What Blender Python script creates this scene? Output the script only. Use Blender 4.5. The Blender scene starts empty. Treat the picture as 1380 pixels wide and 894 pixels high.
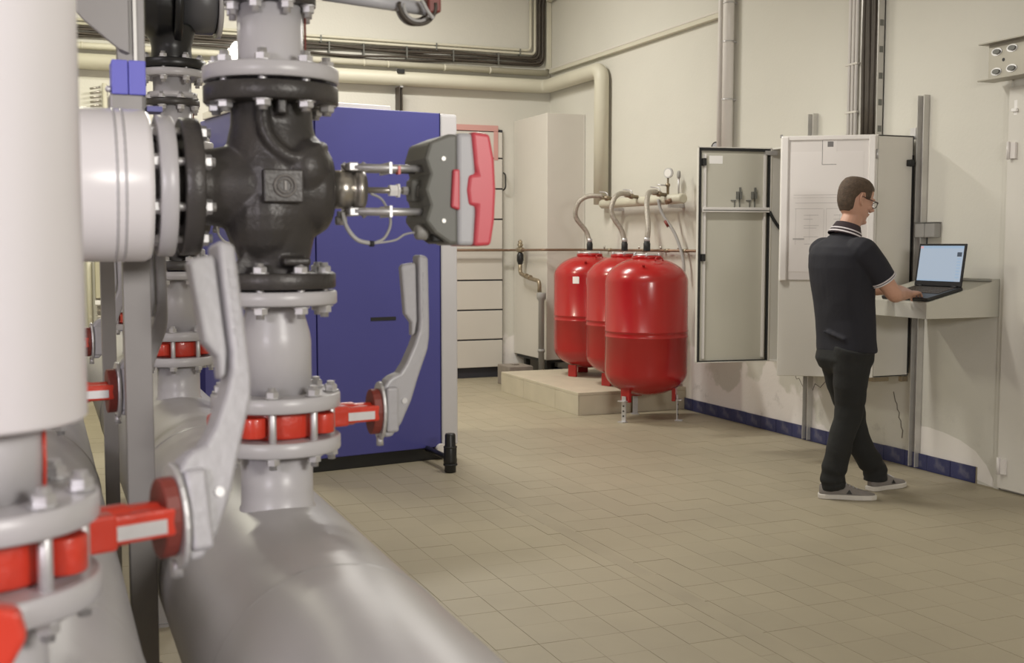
import bpy, bmesh, math, random
from mathutils import Vector, Matrix, noise
random.seed(7)
sc = bpy.context.scene
COL = sc.collection
PI = math.pi
W = 5.12          # right wall plane (x); y runs along that wall, z up; metres
B = 11.42         # back wall plane (y)

# ------------------------------------------------------------------ camera
cd = bpy.data.cameras.new('camera'); cam = bpy.data.objects.new('camera', cd); COL.objects.link(cam)
cam.location = (0, 0, 1.42)
cam.rotation_mode = 'XYZ'
cam.rotation_euler = (math.radians(90 - 4.3535), 0, math.radians(-22.283))
cd.sensor_width = 36.0; cd.lens = 1550 / 1380 * 36.0
cd.clip_start = 0.05
cd.dof.use_dof = True; cd.dof.focus_distance = 5.2; cd.dof.aperture_fstop = 6.3
sc.camera = cam

# ------------------------------------------------------------------ world, lights, exposure
wd = bpy.data.worlds.new('world'); sc.world = wd; wd.use_nodes = True
wd.node_tree.nodes['Background'].inputs[0].default_value = (0.8, 0.82, 0.85, 1)
wd.node_tree.nodes['Background'].inputs[1].default_value = 0.25
sc.view_settings.view_transform = 'Standard'; sc.view_settings.look = 'None'
sc.view_settings.exposure = 0.0; sc.view_settings.gamma = 1.0
try: sc.cycles.use_denoising = True
except Exception: pass


def area(name, loc, sx, sy, power, color, rot=(0, 0, 0)):
    l = bpy.data.lights.new(name, 'AREA'); l.shape = 'RECTANGLE'; l.size = sx; l.size_y = sy
    l.energy = power; l.color = color
    o = bpy.data.objects.new(name, l); COL.objects.link(o); o.location = loc; o.rotation_euler = rot
    return o


WARM = (1.0, 0.965, 0.90); COOL = (1.0, 0.935, 1.0); OLD = (1.0, 0.97, 0.78)
area('lamp_far', (2.6, 9.4, 4.35), 1.3, 0.25, 108, WARM)
area('lamp_left_far', (-0.2, 8.9, 4.35), 1.3, 0.25, 115, OLD)
area('lamp_middle', (2.8, 5.9, 3.3), 1.2, 0.2, 52, WARM)
area('fill_behind_camera', (1.7, -1.6, 2.2), 1.3, 0.5, 98, WARM, (math.radians(84), 0, math.radians(-14)))  # added fill behind the camera, brightens the faces turned towards it
area('lamp_near', (-1.9, -0.9, 1.9), 0.9, 0.5, 50, COOL, (math.radians(84), 0, math.radians(-38)))
area('lamp_near_left', (-1.6, 2.6, 3.4), 1.3, 0.25, 18, COOL)


# ------------------------------------------------------------------ materials
def mat(name, col, rough=0.5, metal=0.0, var=0.06, nscale=3.0, bump=0.0, bscale=60.0, coat=0.0, dirt=None, dirt_amt=0.0, dscale=6.0):
    m = bpy.data.materials.new(name); m.use_nodes = True
    nt = m.node_tree; b = nt.nodes['Principled BSDF']; N = nt.nodes.new; L = nt.links.new
    b.inputs['Roughness'].default_value = rough; b.inputs['Metallic'].default_value = metal
    if coat: b.inputs['Coat Weight'].default_value = coat; b.inputs['Coat Roughness'].default_value = 0.08
    tc = N('ShaderNodeTexCoord')
    nz = N('ShaderNodeTexNoise'); nz.inputs['Scale'].default_value = nscale; nz.inputs['Detail'].default_value = 4
    L(tc.outputs['Object'], nz.inputs['Vector'])
    mp = N('ShaderNodeMapRange'); mp.inputs[1].default_value = 0.25; mp.inputs[2].default_value = 0.75
    mp.inputs[3].default_value = 1 - var; mp.inputs[4].default_value = 1 + var
    L(nz.outputs['Fac'], mp.inputs[0])
    mx = N('ShaderNodeVectorMath'); mx.operation = 'SCALE'; mx.inputs[0].default_value = col
    L(mp.outputs[0], mx.inputs['Scale'])
    out = mx.outputs[0]
    if dirt:
        n2 = N('ShaderNodeTexNoise'); n2.inputs['Scale'].default_value = dscale; n2.inputs['Detail'].default_value = 6
        L(tc.outputs['Object'], n2.inputs['Vector'])
        r2 = N('ShaderNodeMapRange'); r2.inputs[1].default_value = 0.52; r2.inputs[2].default_value = 0.72
        r2.inputs[3].default_value = 0; r2.inputs[4].default_value = dirt_amt
        L(n2.outputs['Fac'], r2.inputs[0])
        mm = N('ShaderNodeMix'); mm.data_type = 'RGBA'
        L(r2.outputs[0], mm.inputs[0]); L(out, mm.inputs[6]); mm.inputs[7].default_value = (*dirt, 1)
        out = mm.outputs[2]
    L(out, b.inputs['Base Color'])
    if bump:
        n3 = N('ShaderNodeTexNoise'); n3.inputs['Scale'].default_value = bscale; n3.inputs['Detail'].default_value = 3
        L(tc.outputs['Object'], n3.inputs['Vector'])
        bp = N('ShaderNodeBump'); bp.inputs['Strength'].default_value = bump; bp.inputs['Distance'].default_value = 0.01
        L(n3.outputs['Fac'], bp.inputs['Height']); L(bp.outputs[0], b.inputs['Normal'])
    return m


def emit(name, col, s):
    m = bpy.data.materials.new(name); m.use_nodes = True
    b = m.node_tree.nodes['Principled BSDF']
    b.inputs['Base Color'].default_value = (0.02, 0.02, 0.02, 1); b.inputs['Roughness'].default_value = 0.3
    b.inputs['Emission Color'].default_value = (*col, 1); b.inputs['Emission Strength'].default_value = s
    return m


def wall_material():
    """beige distemper, flaking and patched with pale plaster close to the floor"""
    m = mat('wall_paint', (0.65, 0.63, 0.565), 0.75, var=0.04, nscale=0.9, bump=0.12, bscale=45)
    nt = m.node_tree; N = nt.nodes.new; L = nt.links.new; b = nt.nodes['Principled BSDF']
    src = b.inputs['Base Color'].links[0].from_socket
    g = N('ShaderNodeNewGeometry'); sp = N('ShaderNodeSeparateXYZ'); L(g.outputs['Position'], sp.inputs[0])
    nz = N('ShaderNodeTexNoise'); nz.inputs['Scale'].default_value = 2.3; nz.inputs['Detail'].default_value = 5
    L(g.outputs['Position'], nz.inputs['Vector'])
    # height of the ragged upper edge of the pale plaster
    ht = N('ShaderNodeMath'); ht.operation = 'MULTIPLY_ADD'; ht.inputs[1].default_value = 1.2; ht.inputs[2].default_value = -0.75
    L(nz.outputs['Fac'], ht.inputs[0])
    yr = N('ShaderNodeMapRange'); yr.inputs[1].default_value = 6.0; yr.inputs[2].default_value = 6.9; yr.inputs[4].default_value = 0.55; L(sp.outputs['Y'], yr.inputs[0])
    ha = N('ShaderNodeMath'); ha.operation = 'ADD'; L(ht.outputs[0], ha.inputs[0]); L(yr.outputs[0], ha.inputs[1])
    lt = N('ShaderNodeMath'); lt.operation = 'SUBTRACT'; L(ha.outputs[0], lt.inputs[0]); L(sp.outputs['Z'], lt.inputs[1])
    rr = N('ShaderNodeMapRange'); rr.inputs[1].default_value = 0; rr.inputs[2].default_value = 0.05; L(lt.outputs[0], rr.inputs[0])
    m1 = N('ShaderNodeMix'); m1.data_type = 'RGBA'; m1.inputs[7].default_value = (0.83, 0.79, 0.76, 1)
    L(rr.outputs[0], m1.inputs[0]); L(src, m1.inputs[6])
    # grey scuffs
    n2 = N('ShaderNodeTexNoise'); n2.inputs['Scale'].default_value = 7; n2.inputs['Detail'].default_value = 8; n2.inputs['Roughness'].default_value = 0.7
    L(g.outputs['Position'], n2.inputs['Vector'])
    r2 = N('ShaderNodeMapRange'); r2.inputs[1].default_value = 0.58; r2.inputs[2].default_value = 0.7; r2.inputs[4].default_value = 0.45; L(n2.outputs['Fac'], r2.inputs[0])
    zz = N('ShaderNodeMapRange'); zz.inputs[1].default_value = 0.55; zz.inputs[2].default_value = 0.15; L(sp.outputs['Z'], zz.inputs[0])
    mu = N('ShaderNodeMath'); mu.operation = 'MULTIPLY'; L(r2.outputs[0], mu.inputs[0]); L(zz.outputs[0], mu.inputs[1])
    m2 = N('ShaderNodeMix'); m2.data_type = 'RGBA'; m2.inputs[7].default_value = (0.36, 0.34, 0.31, 1)
    L(mu.outputs[0], m2.inputs[0]); L(m1.outputs[2], m2.inputs[6]); L(m2.outputs[2], b.inputs['Base Color'])
    return m


def tile_material():
    m = mat('floor_tile_glaze', (0.355, 0.31, 0.222), 0.5, var=0.08, nscale=0.8, bump=0.03, bscale=30,
            dirt=(0.305, 0.265, 0.19), dirt_amt=0.5, dscale=1.3)
    nt = m.node_tree; N = nt.nodes.new; L = nt.links.new; b = nt.nodes['Principled BSDF']
    g = N('ShaderNodeNewGeometry')
    for n in nt.nodes:            # pattern follows the floor, not each tile
        if n.type == 'TEX_NOISE':
            for l in list(n.inputs['Vector'].links): nt.links.remove(l)
            L(g.outputs['Position'], n.inputs['Vector'])
    src = b.inputs['Base Color'].links[0].from_socket
    sn = N('ShaderNodeVectorMath'); sn.operation = 'SNAP'; sn.inputs[1].default_value = (0.165, 0.2, 50)
    ad = N('ShaderNodeVectorMath'); ad.operation = 'ADD'; ad.inputs[1].default_value = (0.165 * 20 - 1.6035, 4.0 - 3.86, 20)
    L(g.outputs['Position'], ad.inputs[0]); L(ad.outputs[0], sn.inputs[0])
    wn = N('ShaderNodeTexWhiteNoise'); L(sn.outputs[0], wn.inputs['Vector'])
    mp = N('ShaderNodeMapRange'); mp.inputs[3].default_value = 0.97; mp.inputs[4].default_value = 1.025; L(wn.outputs['Value'], mp.inputs[0])
    vm = N('ShaderNodeVectorMath'); vm.operation = 'SCALE'; L(src, vm.inputs[0]); L(mp.outputs[0], vm.inputs['Scale'])
    L(vm.outputs[0], b.inputs['Base Color'])
    return m


MT = dict(
    wall=wall_material(), tile=tile_material(),
    ceiling=mat('ceiling_paint', (0.62, 0.6, 0.53), 0.8),
    grout=mat('grout', (0.30, 0.262, 0.188), 0.85, var=0.1),
    skirt=mat('blue_skirting_glaze', (0.035, 0.04, 0.115), 0.3, var=0.2, nscale=6, dirt=(0.4, 0.38, 0.36), dirt_amt=0.22, dscale=14),
    skirt_dark=mat('dark_skirting', (0.03, 0.03, 0.04), 0.5),
    lit_wall=mat('lit_patch_tone', (0.82, 0.785, 0.74), 0.8, var=0.03, nscale=4, bump=0.1, bscale=30),  # tone of the lit area painted low on the right wall
    crack=mat('crack_shadow', (0.16, 0.14, 0.12), 0.9),
    pipe=mat('grey_pipe_enamel', (0.50, 0.485, 0.50), 0.33, var=0.04, nscale=2, bump=0.02, bscale=90, dirt=(0.40, 0.38, 0.37), dirt_amt=0.3, dscale=5),
    header=mat('pale_header_enamel', (0.43, 0.415, 0.415), 0.36, var=0.03, nscale=2, bump=0.03, bscale=40, dirt=(0.37, 0.355, 0.34), dirt_amt=0.3, dscale=3),
    jacket=mat('white_jacket', (0.82, 0.79, 0.81), 0.26, var=0.02, nscale=2),
    cast=mat('dark_cast_iron', (0.055, 0.050, 0.048), 0.40, metal=0.2, var=0.3, nscale=8, bump=0.12, bscale=120, dirt=(0.12, 0.105, 0.098), dirt_amt=0.4, dscale=5),
    black=mat('black_enamel', (0.012, 0.012, 0.013), 0.35, var=0.1),
    rubber=mat('black_rubber', (0.018, 0.018, 0.018), 0.6),
    red=mat('red_valve_enamel', (0.62, 0.045, 0.022), 0.34, var=0.12, nscale=7, bump=0.15, bscale=70, coat=0.3),
    darkred=mat('brown_red_primer', (0.20, 0.035, 0.025), 0.5, var=0.15, nscale=9),
    zinc=mat('zinc_plated_steel', (0.62, 0.61, 0.62), 0.45, metal=0.75, var=0.12, nscale=20),
    alu=mat('cast_aluminium_lever', (0.41, 0.40, 0.42), 0.45, metal=0.1, var=0.05, nscale=9, bump=0.1, bscale=80),
    steel=mat('bare_steel', (0.47, 0.44, 0.40), 0.3, metal=0.85, var=0.1, nscale=10),
    galv=mat('galvanised_steel', (0.58, 0.565, 0.54), 0.42, metal=0.55, var=0.1, nscale=9),
    post=mat('grey_painted_post', (0.27, 0.257, 0.25), 0.42, metal=0.3, var=0.12, nscale=3),
    olive=mat('olive_grey_plastic', (0.16, 0.16, 0.145), 0.5),
    greyp=mat('grey_plastic', (0.45, 0.45, 0.475), 0.45, var=0.03),
    cover=mat('red_plastic_cover', (0.60, 0.075, 0.10), 0.38, var=0.04),
    blue=mat('blue_box_plastic', (0.155, 0.155, 0.62), 0.45, var=0.03),
    boiler=mat('boiler_blue_coat', (0.07, 0.07, 0.28), 0.42, var=0.05, nscale=2, coat=0.15),
    boilergrey=mat('boiler_grey_coat', (0.58, 0.565, 0.58), 0.45, var=0.02),
    cream=mat('cream_enamel', (0.64, 0.605, 0.55), 0.5, var=0.03, nscale=2),
    pinkish=mat('worn_pink_frame', (0.62, 0.33, 0.30), 0.5, var=0.08),
    tank=mat('red_tank_enamel', (0.40, 0.013, 0.013), 0.25, var=0.05, nscale=3, coat=0.2),
    stone=mat('beige_stone_slab', (0.54, 0.485, 0.375), 0.55, var=0.07, nscale=5, bump=0.05, bscale=30),
    cardboard=mat('grey_concrete_block', (0.25, 0.215, 0.185), 0.85, var=0.15, nscale=9, bump=0.3, bscale=50),
    braid=mat('braided_steel_hose', (0.46, 0.42, 0.37), 0.38, metal=0.6, var=0.2, nscale=60, bump=0.5, bscale=260),
    brass=mat('dull_brass', (0.33, 0.27, 0.19), 0.4, metal=0.7, var=0.15, nscale=20),
    copper=mat('brown_copper_pipe', (0.24, 0.15, 0.10), 0.45, metal=0.5, var=0.2, nscale=10),
    pvc=mat('grey_pvc', (0.32, 0.31, 0.295), 0.5, var=0.05),
    conduit=mat('cream_conduit', (0.62, 0.59, 0.48), 0.5, var=0.04),
    cable=mat('dark_cable', (0.065, 0.052, 0.04), 0.55, var=0.2, nscale=12),
    cablegrey=mat('grey_cable', (0.42, 0.41, 0.40), 0.5),
    cab=mat('cabinet_grey_coat', (0.70, 0.675, 0.62), 0.45, var=0.02, nscale=2),
    cabin=mat('cabinet_inner_coat', (0.56, 0.54, 0.465), 0.42, var=0.03, nscale=2),
    cabwhite=mat('white_door_frame', (0.78, 0.745, 0.72), 0.25, var=0.02),
    board=mat('white_board', (0.74, 0.70, 0.675), 0.4, var=0.015, nscale=2),
    paper=mat('paper_sheet', (0.80, 0.76, 0.74), 0.8, var=0.02),
    ink=mat('grey_ink', (0.48, 0.455, 0.45), 0.8),
    inkdark=mat('dark_ink', (0.20, 0.19, 0.19), 0.8),
    label=mat('white_label', (0.92, 0.90, 0.88), 0.6, var=0.01),
    yellowcream=mat('old_cream_plastic', (0.55, 0.52, 0.38), 0.5),
    shelf=mat('shelf_steel_coat', (0.56, 0.545, 0.48), 0.4, metal=0.15, var=0.03),
    screen=emit('laptop_screen', (0.42, 0.50, 0.60), 0.85),
    screendark=emit('screen_thumbnail', (0.05, 0.07, 0.10), 0.8),
    screenbar=emit('screen_bar', (0.34, 0.47, 0.62), 0.85),
    screenred=emit('screen_red_tab', (0.72, 0.40, 0.42), 0.8),
    lamp=emit('lamp_glass', (1.0, 0.98, 0.92), 4.0),
    skin=mat('skin', (0.52, 0.29, 0.205), 0.5, var=0.08, nscale=14),
    hair=mat('cropped_brown_hair', (0.085, 0.055, 0.035), 0.75, var=0.35, nscale=60, bump=0.6, bscale=180),
    shirt=mat('navy_pique_cotton', (0.013, 0.013, 0.020), 0.85, var=0.12, nscale=6, bump=0.25, bscale=14),
    stripe=mat('white_knit_stripe', (0.62, 0.58, 0.60), 0.85),
    jeans=mat('black_denim', (0.012, 0.0125, 0.0125), 0.85, var=0.35, nscale=5, bump=0.4, bscale=16),
    canvas=mat('grey_canvas', (0.23, 0.21, 0.195), 0.9, var=0.1, nscale=20, bump=0.3, bscale=200),
    sole=mat('white_rubber_sole', (0.62, 0.59, 0.54), 0.6),
    glass=mat('spectacle_lens', (0.85, 0.88, 0.9), 0.05),
)
MT['glass'].node_tree.nodes['Principled BSDF'].inputs['Transmission Weight'].default_value = 1.0


# ------------------------------------------------------------------ mesh building
def frame_from(axis):
    a = Vector(axis).normalized()
    t = Vector((0, 0, 1)) if abs(a.z) < 0.9 else Vector((1, 0, 0))
    u = t.cross(a).normalized(); v = a.cross(u).normalized()
    return a, u, v


class M:
    """collects vertices and faces; off is subtracted so that world coordinates can be used"""
    def __init__(s, off=(0, 0, 0)):
        s.v = []; s.f = []; s.sm = []; s.off = Vector(off)

    def add(s, vs, fs, smooth=False):
        b = len(s.v); s.v += [Vector(p) - s.off for p in vs]
        for f in fs: s.f.append([i + b for i in f]); s.sm.append(smooth)
        return s

    def box(s, lo, hi, rot=None, piv=None):
        x0, y0, z0 = lo; x1, y1, z1 = hi
        vs = [Vector((x, y, z)) for z in (z0, z1) for y in (y0, y1) for x in (x0, x1)]
        if rot:
            p = Vector(piv) if piv else (Vector(lo) + Vector(hi)) / 2
            R = Matrix.Rotation(rot[1], 4, rot[0]); vs = [p + R @ (q - p) for q in vs]
        return s.add(vs, [(0, 2, 3, 1), (4, 5, 7, 6), (0, 1, 5, 4), (2, 6, 7, 3), (0, 4, 6, 2), (1, 3, 7, 5)])

    def obox(s, c, ux, uy, uz):
        """box from a centre and three half-axis vectors"""
        c = Vector(c); ux = Vector(ux); uy = Vector(uy); uz = Vector(uz)
        vs = [c + ux * i + uy * j + uz * k for k in (-1, 1) for j in (-1, 1) for i in (-1, 1)]
        return s.add(vs, [(0, 2, 3, 1), (4, 5, 7, 6), (0, 1, 5, 4), (2, 6, 7, 3), (0, 4, 6, 2), (1, 3, 7, 5)])

    def lathe(s, prof, o=(0, 0, 0), axis=(0, 0, 1), n=32, caps=True, smooth=True):
        """prof: list of (radius, distance along axis)"""
        a, u, v = frame_from(axis); o = Vector(o); vs = []; fs = []; k = len(prof)
        for r, h in prof:
            for i in range(n):
                t = 2 * PI * i / n; vs.append(o + a * h + (u * math.cos(t) + v * math.sin(t)) * r)
        for j in range(k - 1):
            for i in range(n):
                i2 = (i + 1) % n; fs.append((j * n + i, j * n + i2, (j + 1) * n + i2, (j + 1) * n + i))
        s.add(vs, fs, smooth)
        if caps:
            b = len(s.v) - len(vs)
            s.f.append([b + i for i in range(n)][::-1]); s.sm.append(False)
            s.f.append([b + (k - 1) * n + i for i in range(n)]); s.sm.append(False)
        return s

    def cyl(s, p0, p1, r, r2=None, n=24):
        p0 = Vector(p0); p1 = Vector(p1); d = p1 - p0
        return s.lathe([(r, 0), (r if r2 is None else r2, d.length)], p0, d, n)

    def disc(s, o, axis, r, th, n=40, bev=0.003):
        """flange-like disc with chamfered edge, from o along axis"""
        return s.lathe([(r - bev, 0), (r, bev), (r, th - bev), (r - bev, th)], o, axis, n)

    def tube(s, pts, r, n=12, caps=True):
        pts = [Vector(p) for p in pts]; k = len(pts)
        rs = r if isinstance(r, (list, tuple)) else [r] * k
        vs = []; fs = []; prev = None
        for j in range(k):
            d = (pts[min(j + 1, k - 1)] - pts[max(j - 1, 0)]).normalized()
            if prev is None: a, u, v = frame_from(d)
            else:
                u = (prev - d * prev.dot(d))
                u = u.normalized() if u.length > 1e-6 else frame_from(d)[1]
                v = d.cross(u).normalized()
            prev = u
            for i in range(n):
                t = 2 * PI * i / n; vs.append(pts[j] + (u * math.cos(t) + v * math.sin(t)) * rs[j])
        for j in range(k - 1):
            for i in range(n):
                i2 = (i + 1) % n; fs.append((j * n + i, j * n + i2, (j + 1) * n + i2, (j + 1) * n + i))
        s.add(vs, fs, True)
        if caps:
            b = len(s.v) - len(vs)
            s.f.append([b + i for i in range(n)][::-1]); s.sm.append(False)
            s.f.append([b + (k - 1) * n + i for i in range(n)]); s.sm.append(False)
        return s

    def prism(s, poly, o, ex, ey, ez, h0, h1):
        """2-D polygon (a, b) in the frame ex, ey, extruded along ez from h0 to h1"""
        o = Vector(o); ex = Vector(ex); ey = Vector(ey); ez = Vector(ez); n = len(poly)
        vs = [o + ex * a + ey * b + ez * h for h in (h0, h1) for a, b in poly]
        fs = [list(range(n))[::-1], [n + i for i in range(n)]] + [(i, (i + 1) % n, n + (i + 1) % n, n + i) for i in range(n)]
        return s.add(vs, fs)

    def rings(s, rings, smooth=True, caps=True):
        n = len(rings[0]); vs = [p for r in rings for p in r]; fs = []
        for j in range(len(rings) - 1):
            for i in range(n):
                i2 = (i + 1) % n; fs.append((j * n + i, j * n + i2, (j + 1) * n + i2, (j + 1) * n + i))
        s.add(vs, fs, smooth)
        if caps:
            b = len(s.v) - len(vs)
            s.f.append([b + i for i in range(n)][::-1]); s.sm.append(smooth)
            s.f.append([b + (len(rings) - 1) * n + i for i in range(n)]); s.sm.append(smooth)
        return s

    def ball(s, c, rx, ry=None, rz=None, n=20, rot=None):
        ry = rx if ry is None else ry; rz = rx if rz is None else rz; c = Vector(c); rr = []
        for j in range(1, n // 2):
            ph = PI * j / (n // 2) - PI / 2
            ring = [Vector((rx * math.cos(ph) * math.cos(2 * PI * i / n), ry * math.cos(ph) * math.sin(2 * PI * i / n), rz * math.sin(ph))) for i in range(n)]
            if rot: ring = [rot @ p for p in ring]
            rr.append([c + p for p in ring])
        return s.rings(rr)

    def mesh(s, name):
        me = bpy.data.meshes.new(name); me.from_pydata([tuple(p) for p in s.v], [], s.f)
        me.polygons.foreach_set('use_smooth', s.sm)
        bm = bmesh.new(); bm.from_mesh(me); bmesh.ops.recalc_face_normals(bm, faces=bm.faces); bm.to_mesh(me); bm.free()
        return me

    def build(s, name, m, parent=None, bevel=0.0, remesh=0.0, smooth=0, seg=2):
        me = s.mesh(name); me.materials.append(MT[m] if isinstance(m, str) else m)
        o = bpy.data.objects.new(name, me); COL.objects.link(o)
        if parent: o.parent = parent
        if remesh:
            md = o.modifiers.new('r', 'REMESH'); md.mode = 'VOXEL'; md.voxel_size = remesh; md.use_smooth_shade = True
            if smooth: ms = o.modifiers.new('s', 'SMOOTH'); ms.iterations = smooth; ms.factor = 0.5
            dg = bpy.context.evaluated_depsgraph_get()
            me2 = bpy.data.meshes.new_from_object(o.evaluated_get(dg)); o.modifiers.clear()
            me2.name = name; o.data = me2
            if not me2.materials: me2.materials.append(MT[m] if isinstance(m, str) else m)
        if bevel:
            md = o.modifiers.new('bevel', 'BEVEL'); md.width = bevel; md.segments = seg; md.limit_method = 'ANGLE'; md.angle_limit = math.radians(40)
        return o


def tag(o, label=None, cat=None, group=None, kind=None):
    if label: o['label'] = label
    if cat: o['category'] = cat
    if group: o['group'] = group
    if kind: o['kind'] = kind
    return o


def thing(name, label, cat, loc=(0, 0, 0), group=None, rz=0.0):
    o = bpy.data.objects.new(name, None); COL.objects.link(o); o.location = loc; o.rotation_euler = (0, 0, rz)
    o.empty_display_size = 0.1
    return tag(o, label, cat, group)


def copy_tree(o, loc, label=None, parent=None):
    c = o.copy(); COL.objects.link(c)
    if parent: c.parent = parent
    else: c.location = loc
    if label: c['label'] = label
    for ch in list(o.children): copy_tree(ch, None, None, c)
    return c


_bolt = {}


def bolt_mesh(length, m, r=0.0125, nut=True):
    """hexagon head, shank, washer and nut; head top at +z, the joint spans 0..-length"""
    k = (round(length, 3), m, r, nut)
    if k not in _bolt:
        b = M()
        b.lathe([(r * 1.25, 0), (r * 1.25, 0.002)], n=14, smooth=False)
        b.lathe([(r, 0.002), (r, 0.011), (r * 0.85, 0.013)], n=6, smooth=False)
        b.lathe([(r * 0.6, -length - 0.022), (r * 0.6, 0.019)], n=8)
        if nut:
            b.lathe([(r, -length - 0.013), (r, -length - 0.002)], n=6, smooth=False)
            b.lathe([(r * 1.25, -length - 0.002), (r * 1.25, -length)], n=14, smooth=False)
        me = b.mesh('bolt'); me.materials.append(MT[m]); _bolt[k] = me
    return _bolt[k]


def bolts(parent, c, axis, rad, n, length, m='zinc', phase=0.0, r=0.0125, nut=True):
    a, u, v = frame_from(axis); c = Vector(c)
    q = a.to_track_quat('Z', 'Y')
    for i in range(n):
        t = 2 * PI * (i + phase) / n
        o = bpy.data.objects.new('bolt', bolt_mesh(length, m, r, nut)); COL.objects.link(o); o.parent = parent
        o.location = c + (u * math.cos(t) + v * math.sin(t)) * rad
        o.rotation_mode = 'QUATERNION'; o.rotation_quaternion = q


def arc(c, r, a0, a1, e1, e2, n=8):
    c = Vector(c); e1 = Vector(e1); e2 = Vector(e2)
    return [c + (e1 * math.cos(a0 + (a1 - a0) * i / n) + e2 * math.sin(a0 + (a1 - a0) * i / n)) * r for i in range(n + 1)]


def rounded(pts, r=0.08, n=6):
    """polyline with rounded corners"""
    pts = [Vector(p) for p in pts]; out = [pts[0]]
    for i in range(1, len(pts) - 1):
        a = (pts[i - 1] - pts[i]); b = (pts[i + 1] - pts[i])
        rr = min(r, a.length * 0.49, b.length * 0.49); p0 = pts[i] + a.normalized() * rr; p1 = pts[i] + b.normalized() * rr
        for k in range(n + 1):
            t = k / n; out.append(p0 * (1 - t) ** 2 + pts[i] * 2 * t * (1 - t) + p1 * t * t)
    return out + [pts[-1]]


def spline(pts, n=8):
    """Catmull-Rom through the points"""
    P = [Vector(p) for p in pts]; P = [P[0] * 2 - P[1]] + P + [P[-1] * 2 - P[-2]]; out = []
    for i in range(1, len(P) - 2):
        for k in range(n):
            t = k / n; a, b, c, d = P[i - 1:i + 3]
            out.append(0.5 * ((2 * b) + (c - a) * t + (2 * a - 5 * b + 4 * c - d) * t * t + (3 * b - a - 3 * c + d) * t ** 3))
    return out + [P[-2]]


# ------------------------------------------------------------------ room shell
def struct(name, mb, m, parent=None, **k):
    o = mb.build(name, m, parent, **k)
    if not parent: o['kind'] = 'structure'
    return o


H = 4.7
floor = struct('floor', M().box((-2.6, -3, -0.2), (W + 0.2, B + 0.2, -0.0012)), 'grout')
struct('ceiling', M().box((-2.8, -3.2, H), (W + 0.2, B + 0.2, H + 0.15)), 'ceiling')
wall_r = struct('wall_right', M().box((W, -3, -0.008), (W + 0.2, B, H)), 'wall')
struct('wall_back', M().box((-2.6, B, -0.008), (W + 0.2, B + 0.2, H)), 'wall')
struct('wall_left', M().box((-2.8, -3, -0.2), (-2.6, B + 0.2, H)), 'wall')
struct('wall_front', M().box((-2.8, -3.2, -0.2), (W + 0.2, -3, H)), 'wall')

# floor tiles: 0.165 x 0.2 m
TX, TY = 0.165, 0.2
FW = Vector((math.sin(math.radians(22.283)), math.cos(math.radians(22.283)), 0)); RT = Vector((FW.y, -FW.x, 0))
tm = M(); g = 0.0009
tm.add([(g, g, -0.008), (TX - g, g, -0.008), (TX - g, TY - g, -0.008), (g, TY - g, -0.008),
        (g, g, 0), (TX - g, g, 0), (TX - g, TY - g, 0), (g, TY - g, 0)],
       [(4, 5, 6, 7), (0, 1, 5, 4), (1, 2, 6, 5), (2, 3, 7, 6), (3, 0, 4, 7)])
tile_me = tm.mesh('floor_tile'); tile_me.materials.append(MT['tile'])
cells = []
for i in range(-26, 23):
    for j in range(-16, 39):
        x = 1.6035 + i * TX; y = 3.86 + j * TY
        if x < -2.6 or x + TX > W + 0.1 or y + TY > B + 0.15: continue
        c = Vector((x + TX / 2, y + TY / 2, 0)); d = c.dot(FW)
        px = 690 + 1550 * c.dot(RT) / d if d > 0.5 else -9999; py = 329 + 1550 * 1.42 / d if d > 0.5 else 9999
        seen = -20 < px < 1400 and py < 915 and px > 420 + (py - 650) * 1.06
        cells.append((not seen, d, x, y))
cells.sort()
rest = M()
for k, (ns, d, x, y) in enumerate(cells):
    zz = random.uniform(-0.0006, 0.0006)
    if k < 300 and not ns:
        o = bpy.data.objects.new('floor_tile', tile_me); COL.objects.link(o); o.parent = floor; o.location = (x, y, zz)
    else:
        rest.add([(v.co.x + x, v.co.y + y, v.co.z + zz) for v in tile_me.vertices], [(4, 5, 6, 7), (0, 1, 5, 4), (1, 2, 6, 5), (2, 3, 7, 6), (3, 0, 4, 7)])
o = rest.build('floor_tiles', 'tile', floor); o['kind'] = 'stuff'
# slightly darker floor strip along the room
struct('trim_1', M().box((2.33, 2.2, -0.004), (2.41, 8.6, 0.0008)), mat('darker_strip', (0.335, 0.292, 0.21), 0.5, var=0.1))

# blue skirting tiles along the right wall
bb = struct('baseboard_right', M().box((W - 0.006, 5.2, 0), (W, B, 0.098)), 'grout')
sk = M().box((-0.008, 0.002, 0.002), (0, 0.198, 0.1)).mesh('skirting_tile'); sk.materials.append(MT['skirt'])
y = 5.205; k = 0
while y < B - 0.2:
    if not (8.55 < y + 0.1 < 10.3 and False):
        o = bpy.data.objects.new('skirting_tile', sk); COL.objects.link(o); o.parent = bb
        o.location = (W - 0.006 - random.uniform(0, 0.0015), y, random.uniform(-0.001, 0.001))
    y += 0.2; k += 1
struct('baseboard_back', M().box((0.0, B - 0.02, 0), (4.9, B, 0.10)), 'skirt_dark', bevel=0.003)

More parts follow.
